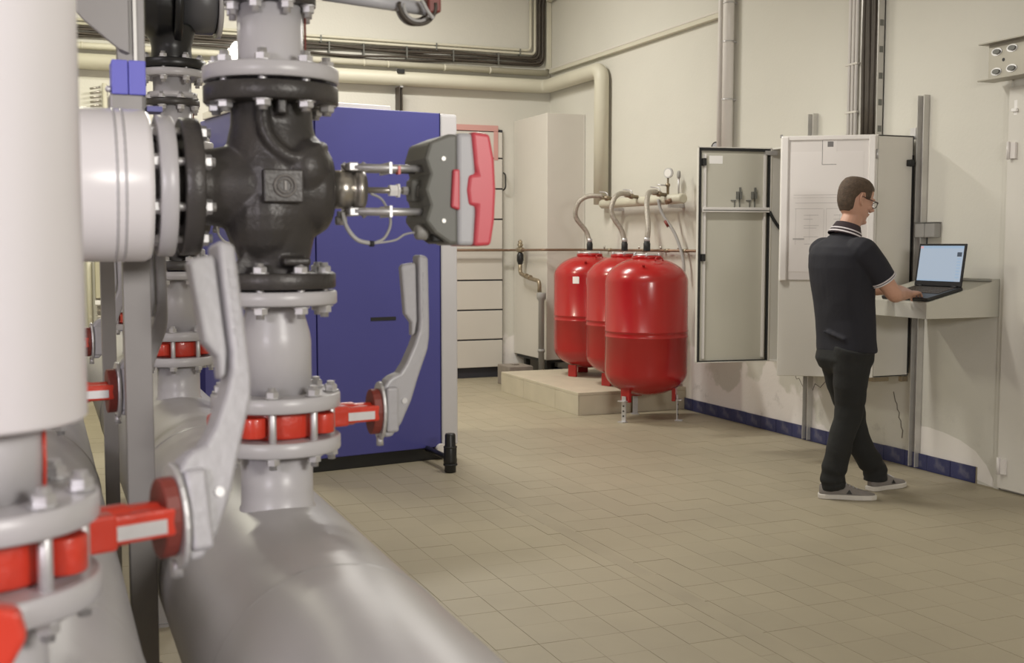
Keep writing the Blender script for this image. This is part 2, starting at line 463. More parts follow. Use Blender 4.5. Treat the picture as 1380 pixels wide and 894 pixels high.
# painted lit area below the shelf shadow, and cracks, on the right wall
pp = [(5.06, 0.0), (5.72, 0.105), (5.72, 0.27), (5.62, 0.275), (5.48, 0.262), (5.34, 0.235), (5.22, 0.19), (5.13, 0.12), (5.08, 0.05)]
pt = M().prism(pp[::-1], (W, 0, 0), (0, 1, 0), (0, 0, 1), (-1, 0, 0), 0.0003, 0.001).build('lit_patch', 'lit_wall', wall_r)
pts = [(5.94, 0.46), (5.92, 0.40), (5.905, 0.385), (5.90, 0.35), (5.88, 0.33), (5.885, 0.30), (5.865, 0.28), (5.86, 0.24), (5.845, 0.22), (5.85, 0.17)]
M().tube([(W - 0.0005, a, b) for a, b in pts], 0.0035, 5).build('plaster_crack', 'crack', wall_r)
pts = [(7.02, 0.50), (6.98, 0.43), (6.95, 0.44), (6.90, 0.38), (6.86, 0.33), (6.80, 0.345), (6.76, 0.42), (6.70, 0.40), (6.62, 0.47)]
M().tube([(W - 0.0005, a, b) for a, b in pts], 0.0025, 5).build('plaster_crack', 'crack', wall_r)

# sectional door in the back wall
d1 = struct('door_1', M().box((3.35, B - 0.03, 0.1), (4.56, B - 0.012, 2.62)), 'skirt_dark')
zs = [0.105, 0.406, 0.722, 1.037, 1.36, 1.68, 2.0, 2.32, 2.60]
for a, b in zip(zs, zs[1:]):
    M().box((3.36, B - 0.05, a + 0.008), (4.55, B - 0.03, b - 0.008)).build('door_section', 'cream', d1, bevel=0.004)
M().box((3.30, B - 0.06, 2.60), (4.50, B - 0.012, 2.66)).box((4.45, B - 0.056, 2.3), (4.5, B - 0.052, 2.6)).build('door_lintel', 'pinkish', d1, bevel=0.004)
M().tube(rounded([(4.57, B - 0.03, 2.17), (4.57, B - 0.09, 2.15), (4.57, B - 0.09, 2.01), (4.57, B - 0.03, 1.99)], 0.03), 0.008).build('handle', 'black', d1)
# door leaf in the right wall, close to the camera
d2 = struct('door_2', M().box((W - 0.03, 3.9, 0.012), (W - 0.002, 5.02, 2.3)), 'cab', bevel=0.004)
M().box((W - 0.045, 4.95, 0.10), (W - 0.03, 5.0, 0.19)).cyl((W - 0.05, 4.995, 0.095), (W - 0.05, 4.995, 0.195), 0.009, n=10).build('hinge', 'cabwhite', d2)
M().box((W - 0.045, 4.95, 1.90), (W - 0.03, 5.0, 1.99)).cyl((W - 0.05, 4.995, 1.895), (W - 0.05, 4.995, 1.995), 0.009, n=10).build('hinge', 'cabwhite', d2)
struct('trim_2', M().box((W - 0.012, 5.022, 0.0), (W, 5.06, 2.35)), 'wall')

# ------------------------------------------------------------------ headers (two long pipes along the room)
RH = 0.204
CX, CY = 0.412, 2.2           # main column
LX, LY = -0.071, 1.26         # near column on the left header
FARY, THY = 3.9, 2.5


def header(x, za, ys, label):
    t = thing('header_pipe', label, 'pipe', (x, 0, 0))
    m = M(); m.lathe([(0.02, -0.6), (0.1, -0.59), (RH * 0.8, -0.54), (RH, -0.44), (RH, 6.9), (RH * 0.8, 7.0), (0.1, 7.05), (0.02, 7.06)], (0, 0, za), (0, 1, 0), 56)
    m.build('pipe', 'header', t)
    for y in (1.72, 3.2, 4.9):
        M().lathe([(RH - 0.001, -0.007), (RH + 0.0025, 0), (RH - 0.001, 0.007)], (0, y, za), (0, 1, 0), 48, caps=False).build('weld_seam', 'header', t)
    for y in ys:
        z0 = za + math.sqrt(RH * RH - 0.08 ** 2) - 0.02
        r = M(); r.lathe([(0.0735, z0 - 0.03), (0.0725, z0 + 0.026), (0.069, z0 + 0.032), (0.068, z0 + 0.06), (0.068, za + RH + 0.104)], (0, y, 0), (0, 0, 1), 40)
        rr = r.build('riser', 'pipe', t)
        f = M().disc((0, y, za + RH + 0.102), (0, 0, 1), 0.122, 0.028, 48); f.build('flange', 'pipe', rr)
    for y in (0.9, 4.4):   # cradle feet
        f = M().box((-0.05, y - 0.04, 0.012), (0.05, y + 0.04, za - RH + 0.02)).box((-0.16, y - 0.05, 0), (0.16, y + 0.05, 0.012))
        f.prism([(-0.17, 0.0)] + [(0.222 * math.cos(a), 0.222 * math.sin(a) + 0.0) for a in [PI + PI * 0.2 + PI * 0.6 * i / 8 for i in range(9)]] + [(0.12, -0.26), (-0.12, -0.26)], (0, y, za), (1, 0, 0), (0, 0, 1), (0, 1, 0), -0.03, 0.03)
        f.build('foot', 'post', t)
    return t


header(CX, 0.721, (CY, FARY, 5.6), 'wide pale grey header pipe running along the floor beside the tiled aisle')
header(LX, 0.751, (LY, THY, 3.8), 'pale grey header pipe behind the post, under the big white vertical pipe')


# ------------------------------------------------------------------ butterfly valves (origin on the column axis, z of the lower flange top = 1.055)
def butterfly(loc, label):
    t = thing('butterfly_valve', label, 'valve', loc, 'red lever valves on the headers')
    z0 = 1.055
    b = M()
    b.lathe([(0.078, 0), (0.086, 0.004), (0.086, 0.050), (0.078, 0.054)], (0, 0, z0), (0, 0, 1), 40)
    for k in range(4):
        a = math.radians(8) + (k + 0.5) * PI / 2
        c = Vector((math.cos(a), math.sin(a), 0)); b.lathe([(0.024, 0.008), (0.024, 0.046)], Vector((0, 0, z0)) + c * 0.094, (0, 0, 1), 14)
        b.obox(Vector((0, 0, z0 + 0.027)) + c * 0.085, c * 0.02, Vector((-c.y, c.x, 0)) * 0.02, (0, 0, 0.018))
    b.build('valve_body', 'red', t, bevel=0.003)
    a = math.radians(8); n = Vector((math.cos(a), math.sin(a), 0)); s = Vector((-n.y, n.x, 0)); zc = z0 + 0.029; o = Vector((0, 0, zc))
    Z = Vector((0, 0, 1))
    nk = M()
    nk.obox(o + n * 0.106, n * 0.03, s * 0.034, Z * 0.020)
    nk.lathe([(0.023, 0.10), (0.023, 0.155), (0.020, 0.162), (0.020, 0.20)], o, n, 20)
    nk.obox(o + n * 0.16, n * 0.045, s * 0.027, Z * 0.016)
    M().lathe([(0.018, -0.13), (0.022, -0.125), (0.022, -0.08)], o, n, 16).build('bottom_boss', 'red', t)
    nk.build('neck', 'red', t, bevel=0.004)
    hub = M().prism([(0.027 * math.cos(q), 0.046 * math.sin(q)) for q in [2 * PI * i / 20 for i in range(20)]], o, s, Z, n, 0.194, 0.212)
    hub.build('mounting_plate', 'darkred', t, bevel=0.002)
    M().obox(o + n * 0.165 - s * 0.0275 - Z * 0.003, n * 0.028, s * 0.001, Z * 0.008).build('name_plate', 'zinc', t)
    pl = M().prism([(0.031 * math.cos(q), 0.060 * math.sin(q)) for q in [2 * PI * i / 24 for i in range(24)]], o, s, Z, n, 0.212, 0.219)
    pl.build('latch_plate', 'zinc', t, bevel=0.002)
    lv = M()
    prof = [(0.219, -0.052), (0.236, -0.052), (0.257, -0.026), (0.279, 0.02), (0.296, 0.075), (0.317, 0.135), (0.3205, 0.16), (0.321, 0.19), (0.319, 0.338), (0.316, 0.344), (0.299, 0.348), (0.297, 0.34),
            (0.299, 0.2), (0.297, 0.178), (0.286, 0.145), (0.268, 0.105), (0.254, 0.084), (0.238, 0.078), (0.228, 0.07), (0.219, 0.055)]
    prof = [(a_, b_ * 0.905 if b_ > 0 else b_) for a_, b_ in prof]
    lv.prism(prof, o, n, Z, s, -0.017, 0.017)
    lv.obox(o + n * 0.234 + Z * 0.004, n * 0.013, s * 0.027, Z * 0.046)
    lo = lv.build('lever', 'alu', t, bevel=0.006, seg=3)
    # raised strip of cast characters is only a row of low bumps
    for k in range(7):
        M().obox(o + n * 0.309 - s * 0.0172 + Z * (0.19 + 0.014 * k), n * (0.0035 + 0.0015 * (k % 2)), s * 0.0009, Z * 0.0045).build('cast_mark', 'alu', lo)
    M().cyl(o + n * 0.262 - s * 0.020 + Z * 0.02, o + n * 0.262 - s * 0.014 + Z * 0.02, 0.006, n=12).build('pivot_pin', 'zinc', lo)
    lt = M()
    lt.prism([(a_, b_ * 0.905) for a_, b_ in [(0.262, 0.318), (0.266, 0.326), (0.293, 0.330), (0.295, 0.322), (0.297, 0.20), (0.292, 0.17), (0.284, 0.165), (0.284, 0.195), (0.270, 0.215)]], o, n, Z, s, -0.009, 0.009)
    lt.build('latch', 'alu', t, bevel=0.004)
    M().lathe([(0.007, 0), (0.007, 0.02)], o + n * 0.2155 - Z * 0.07, (0, 0, 1), 10).build('stop_screw', 'zinc', t)
    bolts(t, (0, 0, 1.138), (0, 0, 1), 0.104, 8, 0.111, phase=0.5 + 8 * 8 / 360)
    return t


bf = butterfly((CX, CY, 0), 'red valve with grey lever on the wide header, before the blue cabinet')
copy_tree(bf, (CX, FARY, 0), 'red valve further back on the wide header, seen behind the steel post')
nv = copy_tree(bf, (LX, LY, 0.03), 'red valve closest to the camera, under the big white pipe')
ax = Vector((math.cos(math.radians(8)), math.sin(math.radians(8)), 0)); pv = Vector((0, 0, 1.084))
nv.rotation_euler = (0, 0, math.radians(10))
for ch in nv.children:          # this lever stands partly turned towards the camera
    if ch.name.split('.')[0] in ('lever', 'latch', 'latch_plate'):
        R = Matrix.Rotation(math.radians(-12), 3, ax); ch.rotation_euler = R.to_euler(); ch.location = pv - R @ pv
copy_tree(bf, (LX, THY, 0.03), 'red valve on the other header, mostly hidden by the white pipe')
copy_tree(bf, (LX, 3.8, 0.03), 'red valve last in line on the header behind the post')
copy_tree(bf, (CX, 5.6, 0), 'red valve at the far end of the wide header, hidden behind nearer columns')


# ------------------------------------------------------------------ reducer pipe between red valve and control valve
def reducer(loc, label):
    t = thing('reducer_pipe', label, 'pipe', loc)
    M().lathe([(0.068, 1.134), (0.068, 1.235), (0.066, 1.25), (0.055, 1.29), (0.052, 1.31)], axis=(0, 0, 1), n=40).build('pipe', 'pipe', t)
    M().disc((0, 0, 1.109), (0, 0, 1), 0.122, 0.028, 48).build('flange', 'pipe', t)
    M().disc((0, 0, 1.306), (0, 0, 1), 0.118, 0.026, 48).build('flange', 'pipe', t)
    return t


rd = reducer((CX, CY, 0), 'short grey tapered pipe under the dark valve, above its red valve')
copy_tree(rd, (CX, FARY, 0), 'short grey tapered pipe of the second column, behind the near lever')
copy_tree(rd, (CX, 5.6, 0), 'short grey tapered pipe of the last column on the wide header')


# ------------------------------------------------------------------ three-way control valve
def control_valve(loc, label):
    t = thing('three_way_valve', label, 'valve', loc)
    zc = 1.525
    b = M()
    b.lathe([(0.066, 1.355), (0.067, 1.39), (0.076, 1.43), (0.088, 1.47), (0.095, 1.515), (0.093, 1.56), (0.085, 1.605), (0.077, 1.64), (0.074, 1.70)], n=36)
    b.lathe([(0.070, -0.185), (0.070, -0.12), (0.082, -0.06), (0.088, 0.0)], (0, 0, zc), (1, 0, 0), 32)
    b.lathe([(0.088, 0.0), (0.092, 0.05), (0.090, 0.082), (0.078, 0.10), (0.072, 0.104)], (0, 0, zc), (1, 0, 0), 32)
    b.ball((0.03, 0, zc + 0.03), 0.084, 0.094, 0.088)
    b.ball((0.048, -0.045, zc + 0.035), 0.052, 0.062, 0.058)
    b.tube(spline([(-0.03, -0.065, 1.69), (-0.025, -0.078, 1.62), (0.015, -0.088, 1.578), (0.06, -0.080, 1.59), (0.085, -0.045, 1.60)], 5), 0.014, 10)
    b.ball((-0.02, -0.01, zc - 0.05), 0.075, 0.085, 0.10)
    b.box((-0.008, -0.105, 1.655), (0.010, -0.05, 1.69))
    b.prism([(-0.066, 1.40), (-0.10, 1.36), (-0.04, 1.355), (-0.03, 1.44)], (0, 0, 0), (1, 0, 0), (0, 0, 1), (0, 1, 0), -0.05, -0.038)
    b.box((0.0, -0.10, 1.38), (0.05, -0.05, 1.395))
    b.build('valve_body', 'cast', t, remesh=0.0035, smooth=6)
    M().disc((0, 0, 1.680), (0, 0, 1), 0.125, 0.034, 56).build('flange', 'cast', t)
    M().disc((0, 0, 1.336), (0, 0, 1), 0.116, 0.030, 56).build('flange', 'cast', t)
    M().disc((-0.172, 0, zc), (1, 0, 0), 0.125, 0.034, 56).build('flange', 'cast', t)
    bo = M().box((-0.036, -0.108, zc - 0.030), (0.036, -0.07, zc + 0.030))
    bos = bo.build('boss', 'cast', t, bevel=0.003)
    e = M()
    e.tube(arc((0.002, -0.109, zc + 0.0), 0.019, 0, 2 * PI, (1, 0, 0), (0, 0, 1), 28), 0.0026, 6, caps=False)
    e.tube(arc((0.002, -0.109, zc + 0.0), 0.0125, 0, 2 * PI, (1, 0, 0), (0, 0, 1), 24), 0.0018, 6, caps=False)
    e.box((0.0005, -0.111, zc - 0.008), (0.0045, -0.107, zc + 0.008))
    e.build('emblem', mat('worn_cast', (0.15, 0.138, 0.13), 0.4, metal=0.3), bos)
    bolts(t, (0, 0, 1.680), (0, 0, -1), 0.103, 8, 0.068, phase=0.42, r=0.0145)
    bolts(t, (0, 0, 1.366), (0, 0, 1), 0.096, 8, 0.062, phase=0.42, r=0.0135)
    bolts(t, (-0.138, 0, zc), (1, 0, 0), 0.103, 8, 0.075, phase=0.5, r=0.0135)
    # black ring behind the bonnet
    M().lathe([(0.068, 0.098), (0.068, 0.106), (0.050, 0.106), (0.046, 0.112)], (0, 0, zc), (1, 0, 0), 32).build('bonnet_cover', 'cast', t)
    return t


cv = control_valve((CX, CY, 0), 'dark cast iron three-way valve in front, with a round emblem on its side')
copy_tree(cv, (CX, FARY, 0), 'dark cast iron three-way valve further back, partly covered by the front one')
copy_tree(cv, (CX, 5.6, 0), 'dark cast iron three-way valve of the last column on the wide header')


def actuator(loc, label):
    t = thing('valve_actuator', label, 'actuator', loc)
    z = 1.525; X = Vector((1, 0, 0))
    M().lathe([(0.030, 0.10), (0.030, 0.112), (0.037, 0.114), (0.037, 0.148), (0.033, 0.150), (0.033, 0.155), (0.043, 0.157), (0.043, 0.168), (0.036, 0.170), (0.036, 0.176)], (0, 0, z), X, 32).build('bonnet', 'steel', t)
    M().lathe([(0.030, 0.0), (0.030, 0.008)], (0.106, 0, z), X, 32).build('gasket_ring', 'rubber', t)
    for sz in (1, -1):
        for sy in (-1, 1):
            M().cyl((0.150, sy * 0.028, z + sz * 0.042), (0.31, sy * 0.028, z + sz * 0.042), 0.0072, n=14).build('yoke_rod', 'zinc', t)
        cl = M()
        cl.tube(spline([(0.135, 0, z + sz * 0.050), (0.15, 0, z + sz * 0.034), (0.165, 0, z + sz * 0.036), (0.18, 0, z + sz * 0.052)], 5), 0.006, 8)
        cl.box((0.140, -0.034, z + sz * 0.043 - 0.008), (0.158, 0.034, z + sz * 0.043 + 0.008))
        cl.build('yoke_clamp', 'zinc', t, bevel=0.002)
        M().box((0.219, -0.036, z + sz * 0.042 - 0.011), (0.224, 0.036, z + sz * 0.042 + 0.011)).build('cross_bar', 'zinc', t)
    M().lathe([(0.006, 0.17), (0.006, 0.29)], (0, 0, z), X, 14).build('stem', 'steel', t)
    M().lathe([(0.012, 0.0), (0.012, 0.016), (0.015, 0.016), (0.015, 0.020)], (0.228, 0, z), X, 6, smooth=False).build('stem_coupling', 'label', t)
    M().lathe([(0.009, 0), (0.009, 0.010)], (0.256, 0, z), X, 6, smooth=False).build('stem_nut', 'zinc', t)
    M().box((0.236, -0.037, z + 0.030), (0.241, -0.02, z + 0.046)).build('travel_marker', 'red', t)
    A0 = -0.035
    br = M().box((0.268, -0.02, z - 0.022), (0.298, 0.02, z + 0.022)).box((0.277, -0.026, z - 0.012), (0.287, 0.026, z + 0.012))
    br.build('stem_clamp', 'olive', t, bevel=0.005)
    hs = M().prism([(0.335, -0.085), (0.365, -0.105), (0.382, -0.105), (0.382, 0.108), (0.365, 0.108), (0.325, 0.092), (0.315, 0.06), (0.325, 0.03), (0.315, 0.0), (0.325, -0.03), (0.315, -0.06)],
                    (A0, 0, z), (1, 0, 0), (0, 0, 1), (0, 1, 0), -0.07, 0.07)
    hs.build('housing', 'olive', t, bevel=0.006)
    for sz in (1, -1):
        M().cyl((0.317, -0.073, z + sz * 0.06), (0.317, -0.066, z + sz * 0.06), 0.0042, n=10).build('screw', 'galv', t)
    M().prism([(0.380, -0.108), (0.415, -0.108), (0.418, -0.05), (0.418, 0.05), (0.412, 0.111), (0.380, 0.111)], (A0, 0, z), (1, 0, 0), (0, 0, 1), (0, 1, 0), -0.074, 0.074).build('grey_shell', 'greyp', t, bevel=0.008, seg=3)
    cvm = M().prism([(0.412, -0.110), (0.448, -0.108), (0.456, -0.06), (0.459, 0.0), (0.456, 0.06), (0.446, 0.110), (0.408, 0.114), (0.414, 0.05), (0.418, 0.032), (0.402, 0.030), (0.398, 0.0), (0.402, -0.030), (0.418, -0.032), (0.416, -0.06)],
                    (A0, 0, z), (1, 0, 0), (0, 0, 1), (0, 1, 0), -0.079, 0.079)
    cvm.build('red_cover', 'cover', t, bevel=0.007, seg=3)
    M().prism([(0.366, -0.034), (0.384, -0.040), (0.384, 0.040), (0.370, 0.040)], (A0, 0, z), (1, 0, 0), (0, 0, 1), (0, 1, 0), -0.078, 0.078).build('red_tab', 'cover', t, bevel=0.004)
    gl = M().lathe([(0.012, 0), (0.015, 0.004), (0.015, 0.022), (0.011, 0.024), (0.011, 0.032)], (0.272, -0.03, z - 0.082), X, 16)
    gl.build('cable_gland', 'pvc', t)
    M().box((0.300, -0.055, z - 0.102), (0.35, 0.0, z - 0.06)).build('terminal_box', 'rubber', t, bevel=0.004)
    M().tube(spline([(0.128, -0.02, z - 0.045), (0.132, -0.045, z - 0.075), (0.150, -0.05, z - 0.097), (0.176, -0.05, z - 0.104)]), 0.0042, 8).build('sensor_cable', 'cablegrey', t)
    M().lathe([(0.006, 0), (0.006, 0.008)], (0.174, -0.05, z - 0.1045), X, 10).build('cable_joint', 'rubber', t)
    M().tube(spline([(0.182, -0.05, z - 0.104), (0.206, -0.045, z - 0.092), (0.222, -0.03, z - 0.06), (0.215, 0.0, z - 0.02), (0.19, 0.0, z - 0.006)]), 0.0028, 6).build('thin_cable', 'cablegrey', t)
    M().tube(spline([(0.182, -0.05, z - 0.104), (0.225, -0.045, z - 0.098), (0.25, -0.035, z - 0.086), (0.275, -0.03, z - 0.082)]), 0.0022, 6).build('thin_cable', 'cablegrey', t)
    c2 = M().lathe([(0.009, 0), (0.009, 0.02)], (0.118, -0.012, z - 0.06), X, 10).lathe([(0.006, 0), (0.006, 0.02)], (0.126, -0.012, z - 0.062), (0, 0, 1), 8)
    c2.build('vent_plug', 'zinc', t)
    return t


ac = actuator((CX, CY, 0), 'grey and red actuator on steel yoke rods, in front of the blue cabinet')
copy_tree(ac, (CX, FARY, 0), 'grey and red actuator hidden behind the front dark valve')


# ------------------------------------------------------------------ upper pipe spools and black pump bodies
def upper_pipe(loc, label):
    t = thing('flanged_pipe', label, 'pipe', loc)
    M().lathe([(0.072, 1.742), (0.064, 1.752), (0.061, 1.765), (0.061, 1.87)], n=40).build('pipe', 'pipe', t)
    M().disc((0, 0, 1.720), (0, 0, 1), 0.126, 0.028, 56).build('flange', 'pipe', t)
    M().disc((0, 0, 1.862), (0, 0, 1), 0.085, 0.022, 48).build('top_flange', 'cast', t)
    bolts(t, (0, 0, 1.884), (0, 0, 1), 0.074, 8, 0.022, phase=0.3, r=0.012)
    M().tube([(0.0625, -0.01, 1.748), (0.0635, -0.01, 1.80), (0.0632, -0.01, 1.866)], 0.0022, 6).build('capillary_tube', 'darkred', t)
    return t


up = upper_pipe((CX, CY, 0), 'short grey flanged pipe standing on top of the front dark valve')
copy_tree(up, (CX, FARY, 0), 'short grey flanged pipe standing on top of the further dark valve')
copy_tree(up, (CX, 5.6, 0), 'short grey flanged pipe on the last dark valve of the wide header')


def pump(loc, label):
    t = thing('pump', label, 'pump', loc)
    m = M().lathe([(0.078, 1.886), (0.078, 1.905), (0.06, 1.908), (0.06, 1.955)], n=36)
    m.build('spool', 'pipe', t)
    M().disc((0, 0, 1.952), (0, 0, 1), 0.105, 0.024, 48).build('lower_flange', 'pipe', t)
    M().disc((0, 0, 1.979), (0, 0, 1), 0.11, 0.028, 48).build('upper_flange', 'black', t)
    v = M().lathe([(0.066, 2.0), (0.062, 2.05), (0.08, 2.12)], n=32)
    v.lathe([(0.06, -0.10), (0.11, -0.085), (0.135, -0.05), (0.135, -0.005), (0.12, 0.0)], (0, 0, 2.20), (1, 0, 0), 40)
    v.lathe([(0.09, 2.25), (0.068, 2.34), (0.066, 2.5)], n=32)
    v.build('volute', 'black', t, remesh=0.006, smooth=5)
    M().lathe([(0.14, 0.0), (0.15, 0.004), (0.15, 0.022), (0.14, 0.028)], (0, 0, 2.20), (1, 0, 0), 44).build('rim_disc', 'black', t)
    M().lathe([(0.10, 0.028), (0.10, 0.13), (0.092, 0.14)], (0, 0, 2.20), (1, 0, 0), 36).build('motor', mat('slate_motor_coat', (0.12, 0.12, 0.13), 0.4), t)
    M().lathe([(0.11, 0.14), (0.11, 0.155)], (0, 0, 2.2), (1, 0, 0), 36).build('motor_cover', 'pipe', t)
    bolts(t, (0, 0, 2.007), (0, 0, 1), 0.09, 8, 0.055, phase=0.5, r=0.012)
    M().lathe([(0.066, 2.5), (0.066, H)], n=32).build('riser', 'pipe', t)
    return t


pm = pump((CX, FARY, 0), 'black pump with slate motor above the further valve column, beside the post')
copy_tree(pm, (CX, CY, 0), 'black pump above the front valve column, cut by the top edge')

# branch pipe into the left port of the control valve


def branch(loc, label):
    t = thing('branch_pipe', label, 'pipe', loc)
    z = 1.525
    M().disc((-0.214, 0, z), (1, 0, 0), 0.128, 0.030, 56).build('flange', 'pipe', t)
    M().lathe([(0.068, -0.30), (0.068, -0.21)], (0, 0, z), (1, 0, 0), 32).build('pipe_end', 'pipe', t)
    m = M().lathe([(0.137, -0.72), (0.137, -0.235), (0.131, -0.225), (0.072, -0.223)], (0, 0, z), (1, 0, 0), 56)
    m.lathe([(0.137, 1.525 - 0.137), (0.137, H)], (-0.72, 0, 0), (0, 0, 1), 48)
    j = m.build('jacket', 'jacket', t)
    for x in (-0.272, -0.286):
        M().lathe([(0.1368, -0.003), (0.1385, -0.001), (0.1385, 0.001), (0.1368, 0.003)], (x, 0, z), (1, 0, 0), 48, caps=False).build('jacket_bead', 'pipe', t)
    return t


br = branch((CX, CY, 0), 'fat white horizontal pipe feeding the left port of the front valve')
copy_tree(br, (CX, FARY, 0), 'fat white horizontal pipe of the further valve, behind the steel post')


# big vertical jacketed pipes on the left header
def jacket_pipe(loc, label):
    t = thing('jacketed_pipe', label, 'pipe', loc)
    M().disc((0, 0, 1.139), (0, 0, 1), 0.122, 0.028, 48).build('flange', 'pipe', t)
    M().lathe([(0.068, 1.165), (0.068, 1.26)], n=40).build('pipe', 'pipe', t)
    M().lathe([(0.070, 1.240), (0.108, 1.242), (0.1125, 1.247), (0.1125, H)], n=64).build('jacket', 'jacket', t)
    M().tube([(0.0685, -0.012, 1.168), (0.0697, -0.012, 1.20), (0.0697, -0.012, 1.24)], 0.0022, 6).build('capillary_tube', 'red', t)
    return t


jp = jacket_pipe((LX, LY, 0), 'big white vertical pipe at the picture edge, closest to the camera')
copy_tree(jp, (LX, THY, 0), 'big white vertical pipe standing hidden behind the closest one')

# red plate at the lower corner, very close: lug of a valve lever
t = thing('red_lever', 'blurred red lever plate low in the corner beside the closest valve', 'lever', (-0.035, 0.96, 1.125))
M().prism([(-0.10, 0.0), (-0.03, 0.022), (0.012, 0.012), (0.018, -0.01), (0.004, -0.035), (-0.012, -0.07), (-0.06, -0.09), (-0.10, -0.08)], (0, 0, 0), (1, 0, 0), (0, 0, 1), (0, 1, 0), -0.012, 0.012).build('plate', 'red', t, bevel=0.005)
M().cyl((-0.07, 0, -0.02), (-0.07, 0.2, -0.02), 0.014, n=14).build('spindle', 'red', t)

# ------------------------------------------------------------------ support frame with junction box
t = thing('pipe_support', 'grey steel post between the two header pipes, with a slanting brace', 'frame', (0.178, 2.41, 0))
p = M().box((-0.026, -0.006, 0.01), (0.026, 0.0, 3.4)).box((-0.026, 0, 0.01), (-0.020, 0.04, 3.4)).box((0.020, 0, 0.01), (0.026, 0.04, 3.4))
p.build('post', 'post', t, bevel=0.002)
M().box((-0.07, -0.07, 0), (0.07, 0.07, 0.01)).build('base_plate', 'galv', t)
M().prism([(-0.10, 1.865), (-0.084, 1.847), (-0.024, 1.798), (-0.004, 1.79), (-0.004, 2.3), (-0.10, 2.3)], (0, 0, 0), (1, 0, 0), (0, 0, 1), (0, 1, 0), -0.02, -0.008).build('brace', 'post', t, bevel=0.002)

M().box((-0.026, -0.011, 1.92), (-0.021, -0.006, 3.4)).box((0.004, -0.012, 1.72), (0.010, -0.006, 3.4)).build('rail_lip', 'galv', t)
t = thing('junction_box', 'small grey box with a bright blue cover on the steel post', 'box', (0.163, 2.33, 1.66))
M().box((-0.033, -0.03, 0.0), (0.028, 0.04, 0.042)).build('box_body', 'post', t, bevel=0.004)
M().box((-0.029, -0.034, 0.040), (0.0, 0.035, 0.104)).box((0.0012, -0.034, 0.040), (0.032, 0.035, 0.104)).build('blue_cover', 'blue', t, bevel=0.002)
M().ball((-0.034, -0.02, 0.05), 0.007, n=10).build('screw', 'zinc', t)
M().box((0.034, -0.02, 0.012), (0.062, 0.03, 0.022)).build('blue_clip', mat('dusty_blue_clip', (0.14, 0.14, 0.36), 0.5), t)
t = thing('support_post', 'thin steel post far behind, left of the grey post', 'post', (0.165, 3.25, 0))
M().box((-0.018, -0.018, 0.008), (0.018, 0.018, 1.40)).build('upright', 'post', t, bevel=0.002)
M().box((-0.05, -0.05, 0), (0.05, 0.05, 0.008)).build('base_plate', 'post', t)
# perforated cable tray on the floor between the headers
t = thing('cable_tray', 'dark perforated tray low between the headers, beside the post', 'tray', (0.2, 0, 0))
M().box((-0.01, 1.45, 0.52), (0.0, 2.3, 0.60)).box((-0.01, 1.45, 0.515), (0.05, 2.3, 0.52)).build('tray_channel', mat('dull_dark_tray', (0.06, 0.05, 0.045), 0.6), t)
for k in range(12):
    o = M().box((0.0, -0.008, -0.012), (0.002, 0.008, 0.012)).build('perforation', 'label', t); o.location = (0.0, 1.52 + k * 0.062, 0.565)
M().box((-0.015, 2.22, 0.0), (0.02, 2.26, 0.515)).box((-0.015, 1.5, 0.0), (0.02, 1.54, 0.515)).build('stand', 'post', t)

# upper actuator rod with a coil of cable
t = thing('upper_actuator_arm', 'grey rod with hanging cable coil above the blue cabinet, top edge', 'arm', (CX, CY, 0))
M().cyl((0.10, 0, 1.895), (0.306, 0, 1.882), 0.013, n=20).build('rod', 'greyp', t)
for k in range(6):
    M().tube(arc((0.283 + 0.003 * (k % 2), -0.02 + 0.009 * k, 1.884), (0.037, 0.029, 0.034, 0.024, 0.031, 0.027)[k], PI * 0.97, PI * 2.06, (1, 0, 0), (0, 0, 1), 18), 0.0036, 8).build('cable_loop', 'cablegrey' if k in (1, 4) else 'cable', t)
M().tube(spline([(0.288, -0.03, 1.892), (0.30, -0.03, 1.872), (0.312, -0.03, 1.858)]), 0.004, 8).build('cable_end', 'cablegrey', t)
M().obox((0.318, 0, 1.90), (0.014, 0, 0.002), (0, 0.02, 0), (0, 0, 0.028)).build('end_cap', 'darkred', t, bevel=0.004)

# ------------------------------------------------------------------ blue boiler cabinet
u = Vector((-0.988, -0.157, 0)); w = Vector((-0.157, 0.988, 0)); C0 = Vector((2.545, 7.145, 0)); Zv = Vector((0, 0, 1))
t = thing('boiler_cabinet', 'tall blue boiler cabinet with pale corner panel standing on black base', 'boiler', C0)
m = M()
def bbox(mb, a0, a1, d0, d1, z0, z1):
    mb.obox(u * (a0 + a1) / 2 + w * (d0 + d1) / 2 + Zv * (z0 + z1) / 2, u * (a1 - a0) / 2, w * (d1 - d0) / 2, Zv * (z1 - z0) / 2); return mb
bbox(M(), 0.02, 1.33, 0.02, 1.2, 0.0, 0.085).build('base', 'black', t, bevel=0.004)
bbox(M(), 0.012, 1.338, 0.022, 1.2, 0.085, 2.25).build('casing', 'boiler', t, bevel=0.006)
bbox(M(), 0.0, 0.128, 0.0, 0.14, 0.085, 2.262).build('corner_panel', 'boilergrey', t, bevel=0.02, seg=4)
bbox(M(), 0.132, 0.986, 0.0, 0.03, 0.085, 2.262).build('front_panel', 'boiler', t, bevel=0.006)
bbox(M(), 0.994, 1.35, 0.0, 0.03, 0.085, 2.262).build('front_panel', 'boiler', t, bevel=0.006)
bbox(M(), 0.43, 1.35, 0.10, 1.1, 2.25, 2.30).build('lid', 'cabwhite', t, bevel=0.006)
bbox(M(), 0.455, 0.63, -0.003, 0.001, 0.935, 0.957).build('slot_handle', 'rubber', t)
bbox(M(), 0.128, 0.134, -0.0015, 0.02, 0.085, 2.262).build('edge_strip', mat('deep_navy_strip', (0.02, 0.02, 0.08), 0.4), t)
